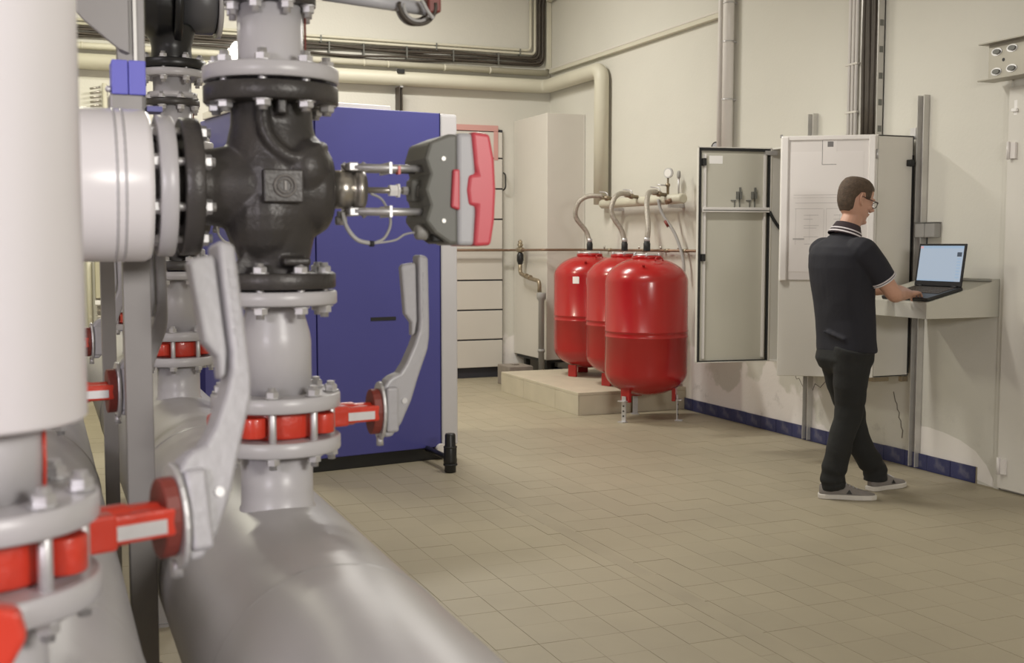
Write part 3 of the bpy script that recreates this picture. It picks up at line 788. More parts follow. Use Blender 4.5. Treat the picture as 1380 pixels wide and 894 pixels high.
M().cyl(u * 0.14 + w * -0.03 + Zv * 0.075, u * 0.14 + w * 0.02 + Zv * 0.075, 0.034, n=20).build('caster', 'cabwhite', t)
# second boiler further along
t = thing('boiler_cabinet', 'second blue boiler glimpsed between the pipe columns', 'boiler', (0.5, 8.75, 0))
M().box((0, 0, 0), (0.85, 1.4, 0.08)).build('base', 'black', t)
M().box((0, 0.02, 0.08), (0.85, 1.4, 2.18)).build('casing', 'boilergrey', t, bevel=0.006)
M().box((0.01, 0, 0.09), (0.84, 0.02, 2.16)).build('front_panel', 'boiler', t, bevel=0.004)
M().box((0.05, 0.05, 2.18), (0.8, 1.35, 2.26)).build('lid', 'cabwhite', t, bevel=0.006)
M().cyl((0.72, -0.006, 2.13), (0.72, 0.0, 2.13), 0.018, n=14).build('round_badge', 'label', t)

# siphon bottle at the boiler foot
t = thing('siphon_trap', 'small black stepped siphon bottle on the floor at the blue cabinet corner', 'siphon', (2.33, 6.70, 0))
M().lathe([(0.030, 0.0), (0.036, 0.006), (0.036, 0.05), (0.041, 0.055), (0.043, 0.075), (0.040, 0.10), (0.041, 0.15), (0.034, 0.17), (0.033, 0.235), (0.028, 0.245)], n=24).build('bottle', 'black', t)
M().lathe([(0.044, 0.045), (0.044, 0.056)], n=24).lathe([(0.042, 0.155), (0.042, 0.165)], n=24).build('collar', 'rubber', t)
M().tube([(0, 0.0, 0.085), (-0.01, 0.2, 0.085), (-0.02, 0.40, 0.085)], 0.018, 10).build('inlet_pipe', 'black', t)

# ------------------------------------------------------------------ tall duct box in the corner
t = thing('corner_duct', 'tall cream boxed duct in the room corner above the stone plinth', 'duct', (4.70, 10.55, 0.25))
M().box((0, 0, 0), (W - 4.70 - 0.004, B - 10.55 - 0.004, 2.47)).build('casing', 'cream', t, bevel=0.006)
M().box((0.40, -0.004, 0.0), (W - 4.70 - 0.004, 0.0, 2.47)).build('edge_flange', 'cab', t)
M().box((0.01, 0.02, -0.03), (0.38, 0.8, 0.0)).build('skirt', 'rubber', t)
for a_, b_ in ((0.05, 0.1), (0.05, 0.65), (0.34, 0.65)): M().box((a_, b_, -0.25), (a_ + 0.05, b_ + 0.05, -0.03)).build('leg', 'rubber', t)

# stone plinth, built from slabs
t = thing('tank_plinth', 'low beige stone plinth carrying the two rear red tanks', 'plinth', (4.09, 8.54, 0))
M().box((0.012, 0.012, 0), (W - 4.09 - 0.01, 1.70, 0.165)).build('core', 'grout', t)
ys = [0.0, 0.46, 1.16, 1.72]; xs = [0.0, 0.50, W - 4.09 - 0.002]
for a, b in zip(ys, ys[1:]):
    for c, d in zip(xs, xs[1:]):
        M().box((c + 0.001, a + 0.001, 0.165), (d - 0.001, b - 0.001, 0.19)).build('top_slab', 'stone', t, bevel=0.003)
    M().box((0, a + 0.002, 0.0), (0.012, b - 0.002, 0.164)).build('side_slab', 'stone', t, bevel=0.002)
for c, d in zip(xs, xs[1:]):
    M().box((c + 0.013, 0.0, 0.0), (d - 0.001, 0.012, 0.164)).build('side_slab', 'stone', t, bevel=0.002)
t = thing('concrete_block', 'grey concrete block on the floor between plinth and back wall', 'block', (4.42, 10.70, 0))
M().box((-0.13, -0.16, 0), (0.13, 0.16, 0.20)).build('block', 'cardboard', t, bevel=0.008)
M().box((-0.03, -0.03, 0.20), (0.03, 0.03, 0.212)).build('lifting_eye', 'steel', t, bevel=0.003)

# ------------------------------------------------------------------ expansion tanks


def tank(loc, z0, ztop, label, bracket, plaque):
    t = thing('expansion_tank', label, 'tank', loc, 'red expansion tanks')
    R = 0.333; hh = ztop - z0; b = M()
    prof = [(0.02, 0)] + [(R * math.sin(a), 0.19 * (1 - math.cos(a))) for a in [PI / 2 * i / 9 for i in range(1, 10)]]
    prof += [(R, hh * 0.425), (R + 0.003, hh * 0.428), (R + 0.003, hh * 0.434), (R, hh * 0.437), (R, hh * 0.465), (R + 0.003, hh * 0.468), (R + 0.003, hh * 0.474), (R, hh * 0.477)]
    prof += [(R * math.cos(a), hh - 0.20 + 0.20 * math.sin(a)) for a in [PI / 2 * i / 10 for i in range(0, 10)]] + [(0.02, hh)]
    b.lathe(prof, (0, 0, z0), (0, 0, 1), 64)
    b.build('vessel', 'tank', t)
    M().lathe([(0.12, hh - 0.02), (0.12, hh + 0.006), (0.115, hh + 0.012)], (0, 0, z0), (0, 0, 1), 32).build('top_flange', 'tank', t)
    M().lathe([(0.105, 0.012), (0.105, 0.022), (0.03, 0.026)], (0, 0, z0 + hh), (0, 0, 1), 32).build('cap_plate', 'zinc', t)
    for k in range(6):
        a = k * PI / 3; o = bpy.data.objects.new('bolt', bolt_mesh(0.004, 'zinc', 0.010, False)); COL.objects.link(o); o.parent = t
        o.location = (0.112 * math.cos(a), 0.112 * math.sin(a), z0 + hh + 0.012)
    M().tube(arc((0, -0.20, z0 + hh - 0.03), 0.035, 0, PI, (1, 0, 0), (0, 0, 1), 8), 0.006, 8).build('lifting_lug', 'tank', t)
    base = -(loc[2]) * 0
    for k in range(3):
        a = math.radians(200 + 120 * k)
        c = Vector((math.cos(a), math.sin(a), 0)); s = Vector((-c.y, c.x, 0))
        if bracket:
            lg = M().obox(c * 0.235 + Zv * (z0 + 0.03), c * 0.015, s * 0.045, Zv * 0.07)
            lg.build('leg', 'tank', t, bevel=0.004)
            f = M().obox(c * 0.26 + Zv * ((z0 + 0.01) / 2), c * 0.004, s * 0.022, Zv * ((z0 + 0.01) / 2 - 0.002))
            f.obox(c * 0.275 + Zv * 0.004, c * 0.03, s * 0.03, Zv * 0.004)
            f.obox(c * 0.275 + Zv * (z0 - 0.03), c * 0.022, s * 0.035, Zv * 0.004)
            fo = f.build('foot_bracket', 'zinc', t, bevel=0.001)
            for q in (0.05, 0.09, 0.13):
                M().cyl(c * 0.2642 + Zv * q, c * 0.268 + Zv * q, 0.007, n=10).build('screw', 'rubber', fo)
        else:
            M().obox(c * 0.22 + Zv * (z0 / 2 + 0.02), c * 0.012, s * 0.05, Zv * (z0 / 2 + 0.02)).build('leg', 'tank', t, bevel=0.004)
    # filling plug on the shoulder
    M().lathe([(0.012, 0), (0.012, 0.02)], (-0.15, -0.22, z0 + hh - 0.07), (-0.3, -0.5, 1), 10).build('plug', 'tank', t)
    if plaque:
        a = math.radians(222); c = Vector((math.cos(a), math.sin(a), 0)); s = Vector((-c.y, c.x, 0)); n = 4; vs = []; fs = []
        for i in range(n + 1):
            q = a + (i / n - 0.5) * 0.19
            for z in (z0 + hh * 0.755, z0 + hh * 0.815): vs.append((math.cos(q) * (R + 0.0015), math.sin(q) * (R + 0.0015), z))
        for i in range(n): fs.append((2 * i, 2 * i + 2, 2 * i + 3, 2 * i + 1))
        M().add(vs, fs).build('rating_label', 'label', t)
    return t


T1 = (4.76, 9.70, 0.19); T2 = (4.73, 8.95, 0.19); T3 = (4.52, 8.17, 0.0)
tank(T3, 0.20, 1.315, 'front red tank on metal feet on the floor before the plinth', True, False)
tank(T2, 0.07, 1.13, 'middle red tank on the plinth, mostly hidden by the front tank', False, False)
tank(T1, 0.07, 1.13, 'rear red tank on the plinth with a small white label', False, True)

# manifold, hoses, gauge
MXX = W - 0.13
t = thing('manifold_pipe', 'cream manifold pipe on the right wall above the red tanks', 'pipe', (MXX, 9.2, 1.80))
mf = M().lathe([(0.03, -0.80), (0.043, -0.79), (0.043, 0.69), (0.03, 0.70)], (0, 0, 0), (0, 1, 0), 24); mf.build('pipe', 'conduit', t)
M().box((-0.01, -0.60, -0.07), (0.13 - 0.002, -0.56, -0.04)).box((-0.01, 0.5, -0.07), (0.13 - 0.002, 0.54, -0.04)).build('wall_bracket', 'zinc', t)
for dy in (0.42, -0.06, -0.56):
    M().lathe([(0.016, 0.03), (0.016, 0.08), (0.024, 0.082), (0.024, 0.11), (0.016, 0.112), (0.016, 0.16)], (0, dy, 0.035), (-1, 0, 0.1), 14).build('ball_valve', 'brass', t)
    M().tube(spline([(-0.09, dy, 0.055), (-0.09, dy, 0.085), (-0.10, dy + 0.03, 0.10), (-0.11, dy + 0.12, 0.108)], 5), 0.006, 8).build('valve_lever', 'zinc', t)
M().lathe([(0.02, 0), (0.02, 0.09)], (0, -0.66, 0.0), (-1, 0, -0.35), 14).build('drain_cock', 'copper', t)


def hose(pts, label, foot):
    t = thing('hose', label, 'hose', foot, 'braided hoses to the tanks')
    M(foot).tube(spline(pts, 8), 0.022, 12).build('hose_tube', 'braid', t)
    M(foot).lathe([(0.028, 0.022), (0.028, 0.085), (0.024, 0.088), (0.024, 0.1)], foot, (0, 0, 1), 16).build('hose_fitting', 'rubber', t)
    M(foot).cyl(Vector(foot) + Vector((0, 0, 0.1)), Vector(foot) + Vector((0, 0, 0.13)), 0.025, n=14).build('hose_sleeve', 'zinc', t)
    return t


def hz(T, top): return Vector((T[0], T[1], top))
f1 = hz(T1, 1.34); f2 = hz(T2, 1.34); f3 = hz(T3, 1.342)
hose([f1 + Vector((0, 0, 0.09)), f1 + Vector((-0.03, 0.02, 0.2)), f1 + Vector((-0.13, 0.03, 0.33)), f1 + Vector((-0.12, 0.0, 0.46)), (4.72, 9.66, 1.86), (4.85, 9.62, 1.865)], 'rear braided hose curving from the rear tank to the manifold', f1)
hose([f2 + Vector((0, 0, 0.09)), f2 + Vector((-0.02, 0.02, 0.2)), f2 + Vector((-0.10, 0.05, 0.34)), f2 + Vector((-0.08, 0.06, 0.46)), (4.74, 9.07, 1.86), (4.86, 9.13, 1.865)], 'middle braided hose curving from the middle tank to the manifold', f2)
hose([f3 + Vector((0, 0, 0.09)), f3 + Vector((0.01, 0.0, 0.22)), f3 + Vector((0.04, 0.08, 0.38)), f3 + Vector((0.12, 0.2, 0.49)), (4.76, 8.50, 1.855), (4.86, 8.64, 1.865)], 'front braided hose rising from the front tank to the manifold', f3)
t = thing('drain_hose', 'thin grey hose hanging from the manifold behind the front tank', 'hose', (5.0, 8.55, 1.36))
M((5.0, 8.55, 1.36)).tube(spline([(4.93, 8.72, 1.80), (4.95, 8.68, 1.68), (5.02, 8.58, 1.5), (5.05, 8.5, 1.30), (5.05, 8.48, 1.15)]), 0.014, 10).build('hose_tube', 'cablegrey', t)
M((5.0, 8.55, 1.36)).cyl((4.965, 8.655, 1.62), (4.985, 8.63, 1.57), 0.017, n=12).build('red_band', 'darkred', t)
t = thing('pressure_gauge', 'small round pressure gauge on brass stem above the manifold', 'gauge', (4.99, 8.66, 1.84))
M().lathe([(0.012, 0), (0.012, 0.07), (0.020, 0.072), (0.020, 0.095), (0.009, 0.097), (0.009, 0.15)], n=12).build('stem', 'brass', t)
M().lathe([(0.040, 0), (0.043, 0.004), (0.043, 0.026)], (0.015, 0, 0.185), (-1, -0.5, 0), 24).build('case', 'zinc', t)
M().lathe([(0.034, 0.0275), (0.034, 0.028)], (0.015, 0, 0.185), (-1, -0.5, 0), 24).build('dial', 'label', t)
M().cyl((-0.02, 0, 0.08), (-0.08, 0.04, 0.085), 0.006, n=8).build('cock_lever', 'zinc', t)
t = thing('thermometer', 'slim grey thermometer standing on the manifold beside the gauge', 'gauge', (4.99, 8.48, 1.84))
M().cyl((0, 0, 0), (0, 0, 0.13), 0.008, n=10).build('stem', 'zinc', t)
M().ball((0, 0, 0.16), 0.014, 0.025, 0.04, 12).build('head', 'pvc', t)
t = thing('pressure_gauge', 'small dark gauge on the wall above the open cabinet door', 'gauge', (W - 0.05, 8.02, 2.15))
M().lathe([(0.036, 0), (0.04, 0.004), (0.04, 0.022)], (0, 0, 0.05), (-1, -0.5, 0), 20).build('case', 'black', t)
M().lathe([(0.030, 0.0225), (0.030, 0.023)], (0, 0, 0.05), (-1, -0.5, 0), 20).build('dial', 'greyp', t)
M().cyl((0, 0, -0.09), (0, 0, 0.02), 0.009, n=10).build('stem', 'brass', t)

# copper pipe along the wall, with valve and drain
t = thing('copper_pipe', 'thin brown copper pipe running along the walls behind the red tanks', 'pipe', (4.6, 10.4, 1.36))
M((4.6, 10.4, 1.36)).tube(rounded([(3.2, 11.30, 1.355), (4.61, 11.30, 1.355), (4.62, 10.47, 1.362), (5.07, 10.46, 1.362), (5.07, 7.3, 1.362)], 0.05), 0.0125, 10).build('pipe', 'copper', t)
for yy in (9.9, 9.2, 8.8, 8.5):
    M((4.6, 10.4, 1.36)).lathe([(0.017, -0.03), (0.017, 0.03)], (5.07, yy, 1.362), (0, 1, 0), 10).build('pipe_fitting', 'brass', t)
    M((4.6, 10.4, 1.36)).box((5.06, yy + 0.1, 1.365), (W - 0.001, yy + 0.12, 1.372)).cyl((5.07, yy + 0.11, 1.37), (5.07, yy + 0.11, 1.40), 0.008, n=8).build('pipe_clip', 'steel', t)
L0 = Vector((4.62, 11.05, 1.36))
t = thing('filling_valve', 'brass filling valve hanging on the copper pipe beside the corner duct', 'valve', L0)
fv = M().lathe([(0.024, -0.07), (0.028, -0.03), (0.028, 0.03), (0.024, 0.07)], (0, 0, 0), (0, 1, 0), 14).lathe([(0.022, 0), (0.022, 0.07)], (0, 0, 0), (0, 0, 1), 12)
for k in range(5):
    a = PI * (0.1 + 0.2 * k); fv.cyl((0, 0, 0.02), (0, 0.06 * math.cos(a), 0.03 + 0.075 * math.sin(a)), 0.011, n=8)
fv.build('valve_body', 'brass', t)
M().lathe([(0.018, 0.02), (0.034, 0.05), (0.036, 0.11), (0.022, 0.15), (0.018, 0.16)], (0, 0, 0), (0, 0, -1), 16).build('filter_bowl', 'black', t)
M().tube(rounded([(0, 0, -0.15), (0, 0, -0.245), (0, -0.25, -0.29), (0, -0.50, -0.31), (0, -0.50, -0.42)], 0.06), 0.021, 12).build('outlet_pipe', 'brass', t)
for k in (0.16, 0.26):
    M().lathe([(0.027, -0.012), (0.027, 0.012)], (0, -k, -0.245 - k * 0.14), (0, 1, 0.15), 12).build('union_nut', 'brass', t)
t = thing('drain_pipe', 'grey plastic drain pipe with open funnel, standing on the plinth edge', 'pipe', (4.62, 10.50, 0.0))
M().lathe([(0.030, 0.0), (0.030, 0.855), (0.046, 0.875), (0.048, 0.93), (0.043, 0.935)], n=20).build('pipe', 'pvc', t)
M().lathe([(0.037, 0.34), (0.037, 0.37)], n=20).build('coupling', 'pvc', t)

# ------------------------------------------------------------------ pipes, trunking and cables on the walls
t = thing('insulated_pipe', 'thick cream pipe along the back wall, dropping down the right wall', 'pipe', (4.9, 11.2, 3.09))
O = (4.9, 11.2, 3.09)
M(O).tube(rounded([(-2.3, B - 0.085, 3.08), (5.035, B - 0.085, 3.09), (5.035, 10.02, 3.09), (5.035, 10.02, 1.80)], 0.11, 8), 0.072, 20).build('pipe', 'conduit', t)
for x in (1.2, 3.4):
    M(O).box((x, B - 0.17, 2.99), (x + 0.03, B - 0.002, 3.005)).box((x, B - 0.01, 2.9), (x + 0.03, B - 0.002, 3.2)).build('pipe_bracket', 'zinc', t)
t = thing('conduit_pipe', 'slim cream pipe above the thick one, on the back wall', 'pipe', (3, B - 0.05, 3.235))
M((3, B - 0.05, 3.235)).tube([(-2.3, B - 0.05, 3.225), (5.07, B - 0.05, 3.235)], 0.032, 14).build('pipe', 'conduit', t)
for x in (0.4, 1.9, 3.05, 3.3, 3.9, 4.4):
    M((3, B - 0.05, 3.235)).lathe([(0.036, 0), (0.036, 0.02)], (x, B - 0.05, 3.23), (1, 0, 0), 12).build('pipe_clip', 'conduit', t)
t = thing('wall_trunking', 'cream trunking rising along the right wall from the corner', 'trunking', (W, 9.7, 3.25))
M((W, 9.7, 3.25)).box((W - 0.05, 7.98, 3.225), (W - 0.002, B - 0.09, 3.275)).build('channel', 'conduit', t, bevel=0.004)
M((W, 9.7, 3.25)).box((W - 0.054, 7.98, 3.262), (W - 0.002, B - 0.09, 3.28)).build('lid', 'cream', t, bevel=0.003)
t = thing('cable_bundle', 'dark bundled cables along the back wall and up the corner', 'cable', (4.9, B, 3.35))
for k in range(5):
    zo = 3.315 + 0.02 * k; yo = B - 0.03 - 0.014 * (k % 2); pts = []
    for i in range(30):
        x = -2.3 + i * (7.15 / 29); pts.append((x, yo - 0.006 * math.sin(i * 1.7 + k), zo - 0.012 * math.sin(i * 0.9 + 2 * k) - (0.035 * math.exp(-((i - 22) / 4) ** 2) if k < 2 else 0)))
    xx = 5.035 - 0.02 * k
    pts = rounded([pts[0]] + pts[1:-1] + [(xx, yo, zo), (xx, yo, 4.0), (xx + 0.02, yo - 0.1, 4.08), (W - 0.06, 9.5, 4.16 + 0.015 * k), (W - 0.06, 8.15, 4.25)], 0.09, 5)
    M((4.9, B, 3.35)).tube(pts, 0.0125, 8).build('cable', 'cable', t)
for x in (2.7, 3.05, 3.5, 4.0, 4.5):
    M((4.9, B, 3.35)).box((x, B - 0.062, 3.30), (x + 0.012, B - 0.002, 3.42)).build('cable_strap', 'olive', t)
t = thing('twin_conduit', 'thin cream conduits over the dark cables on the back wall', 'conduit', (4.8, B - 0.03, 3.43))
for k in (0, 1):
    M((4.8, B - 0.03, 3.43)).tube(rounded([(-2.3, B - 0.03, 3.43 + 0.036 * k), (4.93 - 0.05 * k, B - 0.03, 3.43 + 0.036 * k), (4.93 - 0.05 * k, B - 0.03, H - 0.02)], 0.05), 0.014, 10).build('conduit', 'conduit', t)
for x in (2.62, 3.82, 4.75):
    M((4.8, B - 0.03, 3.43)).box((x, B - 0.05, 3.405), (x + 0.012, B - 0.002, 3.475)).build('conduit_clip', 'olive', t)
t = thing('riser_trunking', 'pale upright trunking in the corner right of the dark cables', 'trunking', (5.09, B - 0.03, 3.7))
M((5.09, B - 0.03, 3.7)).box((5.062, B - 0.05, 3.28), (W - 0.004, B - 0.002, 4.05)).build('channel', 'conduit', t, bevel=0.003)
M((5.09, B - 0.03, 3.7)).obox((W - 0.05, 9.9, 4.11), (0.03, 0, 0), (0, 1.45, -0.10), (0, 0, 0.03)).build('sloping_tray', 'conduit', t, bevel=0.003)
t = thing('hanging_bracket', 'thin dark hanger strip above the blue cabinet', 'bracket', (3.41, B - 0.17, 2.75))
M().box((-0.02, 0.02, -0.25), (-0.006, 0.15, 0.25)).box((0.006, 0.02, -0.25), (0.02, 0.15, 0.25)).build('strip', 'cable', t)
M().box((-0.035, 0.0, 0.385), (0.035, 0.04, 0.42)).build('clamp', 'rubber', t)
t = thing('wall_lamp', 'glowing white bulkhead lamp on the back wall beside the upper pipe', 'lamp', (1.80, B, 3.24))
M().lathe([(0.09, 0), (0.09, 0.04)], (0, -0.001, 0), (0, -1, 0), 24).build('base', 'label', t)
M().ball((0, -0.08, 0), 0.065, 0.05, 0.115, 20).build('globe', 'lamp', t)
# far back-wall clutter seen left of the post
t = thing('distribution_box', 'small cream wall box with a grey lid on the far back wall', 'box', (0.56, B, 0.92))
M().box((-0.09, -0.14, 0.0), (0.10, -0.002, 0.37)).build('case', 'yellowcream', t, bevel=0.005)
M().box((-0.10, -0.16, -0.06), (0.09, -0.14, -0.02)).box((0.03, -0.13, -0.45), (0.09, -0.01, -0.20)).build('fittings', 'label', t, bevel=0.003)
for k in range(4):
    M().box((-0.08, -0.10, -0.07 - 0.055 * k), (0.03, -0.01, -0.05 - 0.055 * k)).build('terminal_rail', 'cream', t)
t = thing('wall_conduit', 'pale vertical conduits with a sagging cable, on the far back wall', 'conduit', (0.45, B, 2.2))
for x, a, b in ((0.33, 0.3, 3.0), (0.60, 1.6, 2.9), (0.68, 1.7, 2.8), (0.42, 0.2, 1.4)):
    M((0.45, B, 2.2)).cyl((x, B - 0.03, a), (x, B - 0.03, b), 0.022, n=10).build('conduit', 'conduit', t)
M((0.45, B, 2.2)).tube(spline([(0.33, B - 0.06, 2.75), (0.34, B - 0.07, 2.4), (0.45, B - 0.08, 2.33), (0.6, B - 0.06, 2.5)]), 0.012, 8).build('sagging_cable', 'label', t)
M((0.45, B, 2.2)).box((0.38, B - 0.08, 1.65), (0.55, B - 0.002, 2.05)).build('wall_box', 'yellowcream', t, bevel=0.005)
for k in range(7):
    M((0.45, B, 2.2)).cyl((0.47, B - 0.06, 2.6 + 0.04 * k), (0.56, B - 0.06, 2.62 + 0.04 * k), 0.01, n=6).build('spring_turn', 'steel', t)

# upright pipes on the right wall
t = thing('wall_riser', 'bright double riser pipe on the right wall above the open cabinet door', 'pipe', (W, 7.92, 2.1))
M((W, 7.92, 2.1)).cyl((W - 0.06, 7.86, 2.02), (W - 0.06, 7.86, H - 0.02), 0.044, n=20).build('pipe', 'cabwhite', t)
M((W, 7.92, 2.1)).cyl((W - 0.05, 7.985, 2.02), (W - 0.05, 7.985, H - 0.02), 0.024, n=16).build('pipe', 'cabwhite', t)
for z in (2.55, 3.0, 3.3):
    M((W, 7.92, 2.1)).lathe([(0.047, 0), (0.047, 0.012)], (W - 0.06, 7.86, z), (0, 0, 1), 18).box((W - 0.03, 7.83, z), (W - 0.001, 7.89, z + 0.01)).build('pipe_clip', 'zinc', t)
t = thing('cable_riser', 'dark upright cable bundle in a perforated tray above the cabinet', 'cable', (W, 6.27, 2.1))
O = (W, 6.27, 2.1)
M(O).box((W - 0.012, 6.10, 2.10), (W - 0.006, 6.33, H - 0.02)).box((W - 0.06, 6.10, 2.10), (W - 0.006, 6.106, H - 0.02)).build('tray', 'galv', t)
for k in range(6):
    M(O).tube([(W - 0.03 - 0.008 * (k % 2), 6.135 + 0.026 * k + 0.004 * math.sin(i * 1.3 + k), 2.10 + i * 0.25) for i in range(11)], 0.0135, 8).build('cable', 'cable', t)
for k in range(14):
    M(O).box((W - 0.048, 6.0985, 2.15 + 0.17 * k), (W - 0.018, 6.0995, 2.19 + 0.17 * k)).build('perforation', 'olive', t)
t = thing('conduit_row', 'three slim pale conduits beside the dark cable bundle above the cabinet', 'conduit', (W, 6.4, 2.1))
for k in range(3):
    M((W, 6.4, 2.1)).cyl((W - 0.02, 6.36 + 0.036 * k, 2.06), (W - 0.02, 6.36 + 0.036 * k, H - 0.02), 0.012, n=10).build('conduit', 'cabwhite', t)
for z in (2.12, 2.3, 2.62):
    M((W, 6.4, 2.1)).box((W - 0.036, 6.335, z), (W - 0.001, 6.46, z + 0.012)).build('conduit_clip', 'cream', t)

# steel channel bracket high on the right wall
t = thing('steel_channel', 'horizontal steel channel with four bolted slots, high on the right wall', 'beam', (W, 5.0, 2.49))
O = (W, 5.0, 2.49)
cb = M(O).box((W - 0.12, 4.0, 2.345), (W - 0.112, 5.09, 2.54)).box((W - 0.17, 4.0, 2.337), (W - 0.05, 5.12, 2.345)).box((W - 0.17, 4.0, 2.54), (W - 0.05, 5.12, 2.548))
cb.build('channel', mat('dull_channel_coat', (0.40, 0.375, 0.32), 0.45, metal=0.3), t, bevel=0.002)
M(O).box((W - 0.112, 4.3, 2.355), (W - 0.002, 4.36, 2.53)).box((W - 0.112, 4.9, 2.355), (W - 0.002, 4.96, 2.53)).build('stand_off', 'galv', t)
for yy, zz in ((5.03, 2.495), (4.92, 2.50), (5.03, 2.385), (4.92, 2.39), (4.72, 2.495), (4.72, 2.385)):
    s = M(O).prism([(0.038 * math.cos(a), 0.022 * math.sin(a)) for a in [2 * PI * i / 18 for i in range(18)]], (W - 0.12, yy, zz), (0, 1, 0), (0, 0, 1), (-1, 0, 0), 0.0, 0.003).build('slot_plate', 'zinc', t)
    M(O).prism([(0.026 * math.cos(a), 0.014 * math.sin(a)) for a in [2 * PI * i / 12 for i in range(12)]], (W - 0.12, yy - 0.004, zz), (0, 1, 0), (0, 0, 1), (-1, 0, 0), 0.003, 0.012).build('bolt_head', 'olive', s)
M(O).cyl((W - 0.121, 4.98, 2.445), (W - 0.118, 4.98, 2.445), 0.01, n=10).build('hole', 'rubber', t)
t = thing('wall_clip', 'small white clip on the wall under the steel channel, at the edge', 'clip', (W, 4.97, 2.18))
M().box((-0.03, -0.015, -0.04), (-0.001, 0.015, 0.05)).box((-0.045, -0.02, -0.02), (-0.03, 0.02, 0.0)).build('clip', 'label', t, bevel=0.004)

# ------------------------------------------------------------------ wall rails and control cabinet
for yy, lab in ((5.725, 'slotted steel rail on the wall at the near side of the cabinet'), (6.83, 'slotted steel rail on the wall behind the person, far side of the cabinet')):
    t = thing('wall_rail', lab, 'rail', (W, yy, 0))
    M().box((-0.006, -0.045, 0.012), (-0.001, 0.045, 2.34)).box((-0.045, -0.045, 0.012), (-0.006, -0.039, 2.34)).box((-0.045, 0.01, 0.012), (-0.006, 0.016, 2.34)).build('rail', 'galv', t, bevel=0.001)
    M().box((-0.0075, 0.018, 0.012), (-0.0062, 0.040, 2.338)).build('slot_shade', 'cable', t)
    for k in range(6):
        M().cyl((-0.0075, -0.02, 0.2 + k * 0.4), (-0.006, -0.02, 0.2 + k * 0.4), 0.008, n=8).build('rail_bolt', 'zinc', t)
XF, Y0, Y1, Z0, Z1 = 4.798, 5.756, 6.879, 0.586, 2.093
t = thing('control_cabinet', 'grey wall cabinet with both doors open and a wiring plan on one', 'cabinet', (XF, Y0, Z0))
O = (XF, Y0, Z0)
c = M(O).box((W - 0.06, Y0, Z0), (W - 0.048, Y1, Z1)).box((XF, Y0, Z0), (W - 0.048, Y0 + 0.012, Z1)).box((XF, Y1 - 0.012, Z0), (W - 0.048, Y1, Z1))
c.box((XF, Y0, Z1 - 0.012), (W - 0.048, Y1, Z1)).box((XF, Y0, Z0), (W - 0.048, Y1, Z0 + 0.012))
c.build('carcass', 'cab', t, bevel=0.003)
M(O).box((W - 0.09, Y0 + 0.05, Z0 + 0.06), (W - 0.06, Y1 - 0.05, Z1 - 0.06)).build('mounting_plate', 'galv', t)
for k in range(4):
    M(O).box((W - 0.15, Y0 + 0.10, Z0 + 0.25 + 0.3 * k), (W - 0.09, Y1 - 0.1, Z0 + 0.36 + 0.3 * k)).build('device_row', 'pvc', t, bevel=0.003)
M(O).box((W - 0.06, Y0 - 0.003, Z0 + 0.02), (W - 0.046, Y0, Z1 - 0.12)).build('gasket', 'rubber', t)
lk = M(O).box((W - 0.105, Y0 - 0.022, Z1 - 0.19), (W - 0.055, Y0, Z1 - 0.15)).cyl((W - 0.08, Y0 - 0.03, Z1 - 0.17), (W - 0.08, Y0, Z1 - 0.17), 0.022, n=16); lk.build('lock_knob', 'rubber', t, bevel=0.003)
M(O).box((XF + 0.02, Y0 + 0.02, Z0 - 0.03), (XF + 0.14, Y0 + 0.09, Z0)).build('cable_gland', 'brass', t, bevel=0.004)
M(O).box((W - 0.10, Y0 + 0.0, Z0 - 0.035), (W - 0.05, Y0 + 0.03, Z0)).build('cable_gland', 'brass', t, bevel=0.004)
M(O).box((W - 0.046, Y0 - 0.01, Z1 - 0.02), (W - 0.02, Y0 + 0.04, Z1 + 0.05)).build('mounting_lug', 'zinc', t)


def leaf(hinge, ang, dirsign):
    """frame of an open door: along = from hinge to free edge, out = outward (outer face) direction"""
    # closed: along = dirsign * Y ; opening swings towards -X
    al = Vector((-math.cos(ang), dirsign * math.sin(ang), 0)); ou = Vector((-math.sin(ang), -dirsign * math.cos(ang), 0))
    return Vector(hinge) - Vector(O), al, ou


# near door: plan on its outer face
h, al, ou = leaf((XF - 0.008, Y0 - 0.004, Z0), math.radians(35), 1)
HD = Z1 - Z0; WD = 0.583
def dbox(a0, a1, d0, d1, z0, z1, mb=None):
    mb = mb or M()
    return mb.obox(h + al * (a0 + a1) / 2 + ou * (d0 + d1) / 2 + Zv * (z0 + z1) / 2, al * (a1 - a0) / 2, ou * (d1 - d0) / 2, Zv * (z1 - z0) / 2)
dr = dbox(0, WD, -0.022, 0.0, 0, HD).build('door', 'cab', t, bevel=0.003); tag(dr, 'near door with the wiring plan on its outer face')
for z in (0.12, HD / 2, HD - 0.12):
    M().cyl(h + Zv * (z - 0.03) + al * 0.004, h + Zv * (z + 0.03) + al * 0.004, 0.009, n=10).build('hinge', 'zinc', dr)
dbox(0.012, 0.055, 0.0, 0.018, 0.60, HD - 0.004).build('frame_post', 'cabwhite', dr, bevel=0.012, seg=4)
dbox(WD - 0.05, WD - 0.002, 0.0, 0.022, 0.60, HD - 0.004).build('frame_post', 'cabwhite', dr, bevel=0.014, seg=4)
dbox(0.012, WD - 0.004, 0.0, 0.014, HD - 0.03, HD - 0.002).build('frame_rail', 'cabwhite', dr, bevel=0.004)
dbox(0.05, WD - 0.05, 0.0, 0.006, 0.61, HD - 0.03).build('board', 'board', dr)
dbox(WD - 0.012, WD + 0.004, -0.024, 0.01, HD - 0.01, HD + 0.008).build('edge_cap', 'pvc', dr)
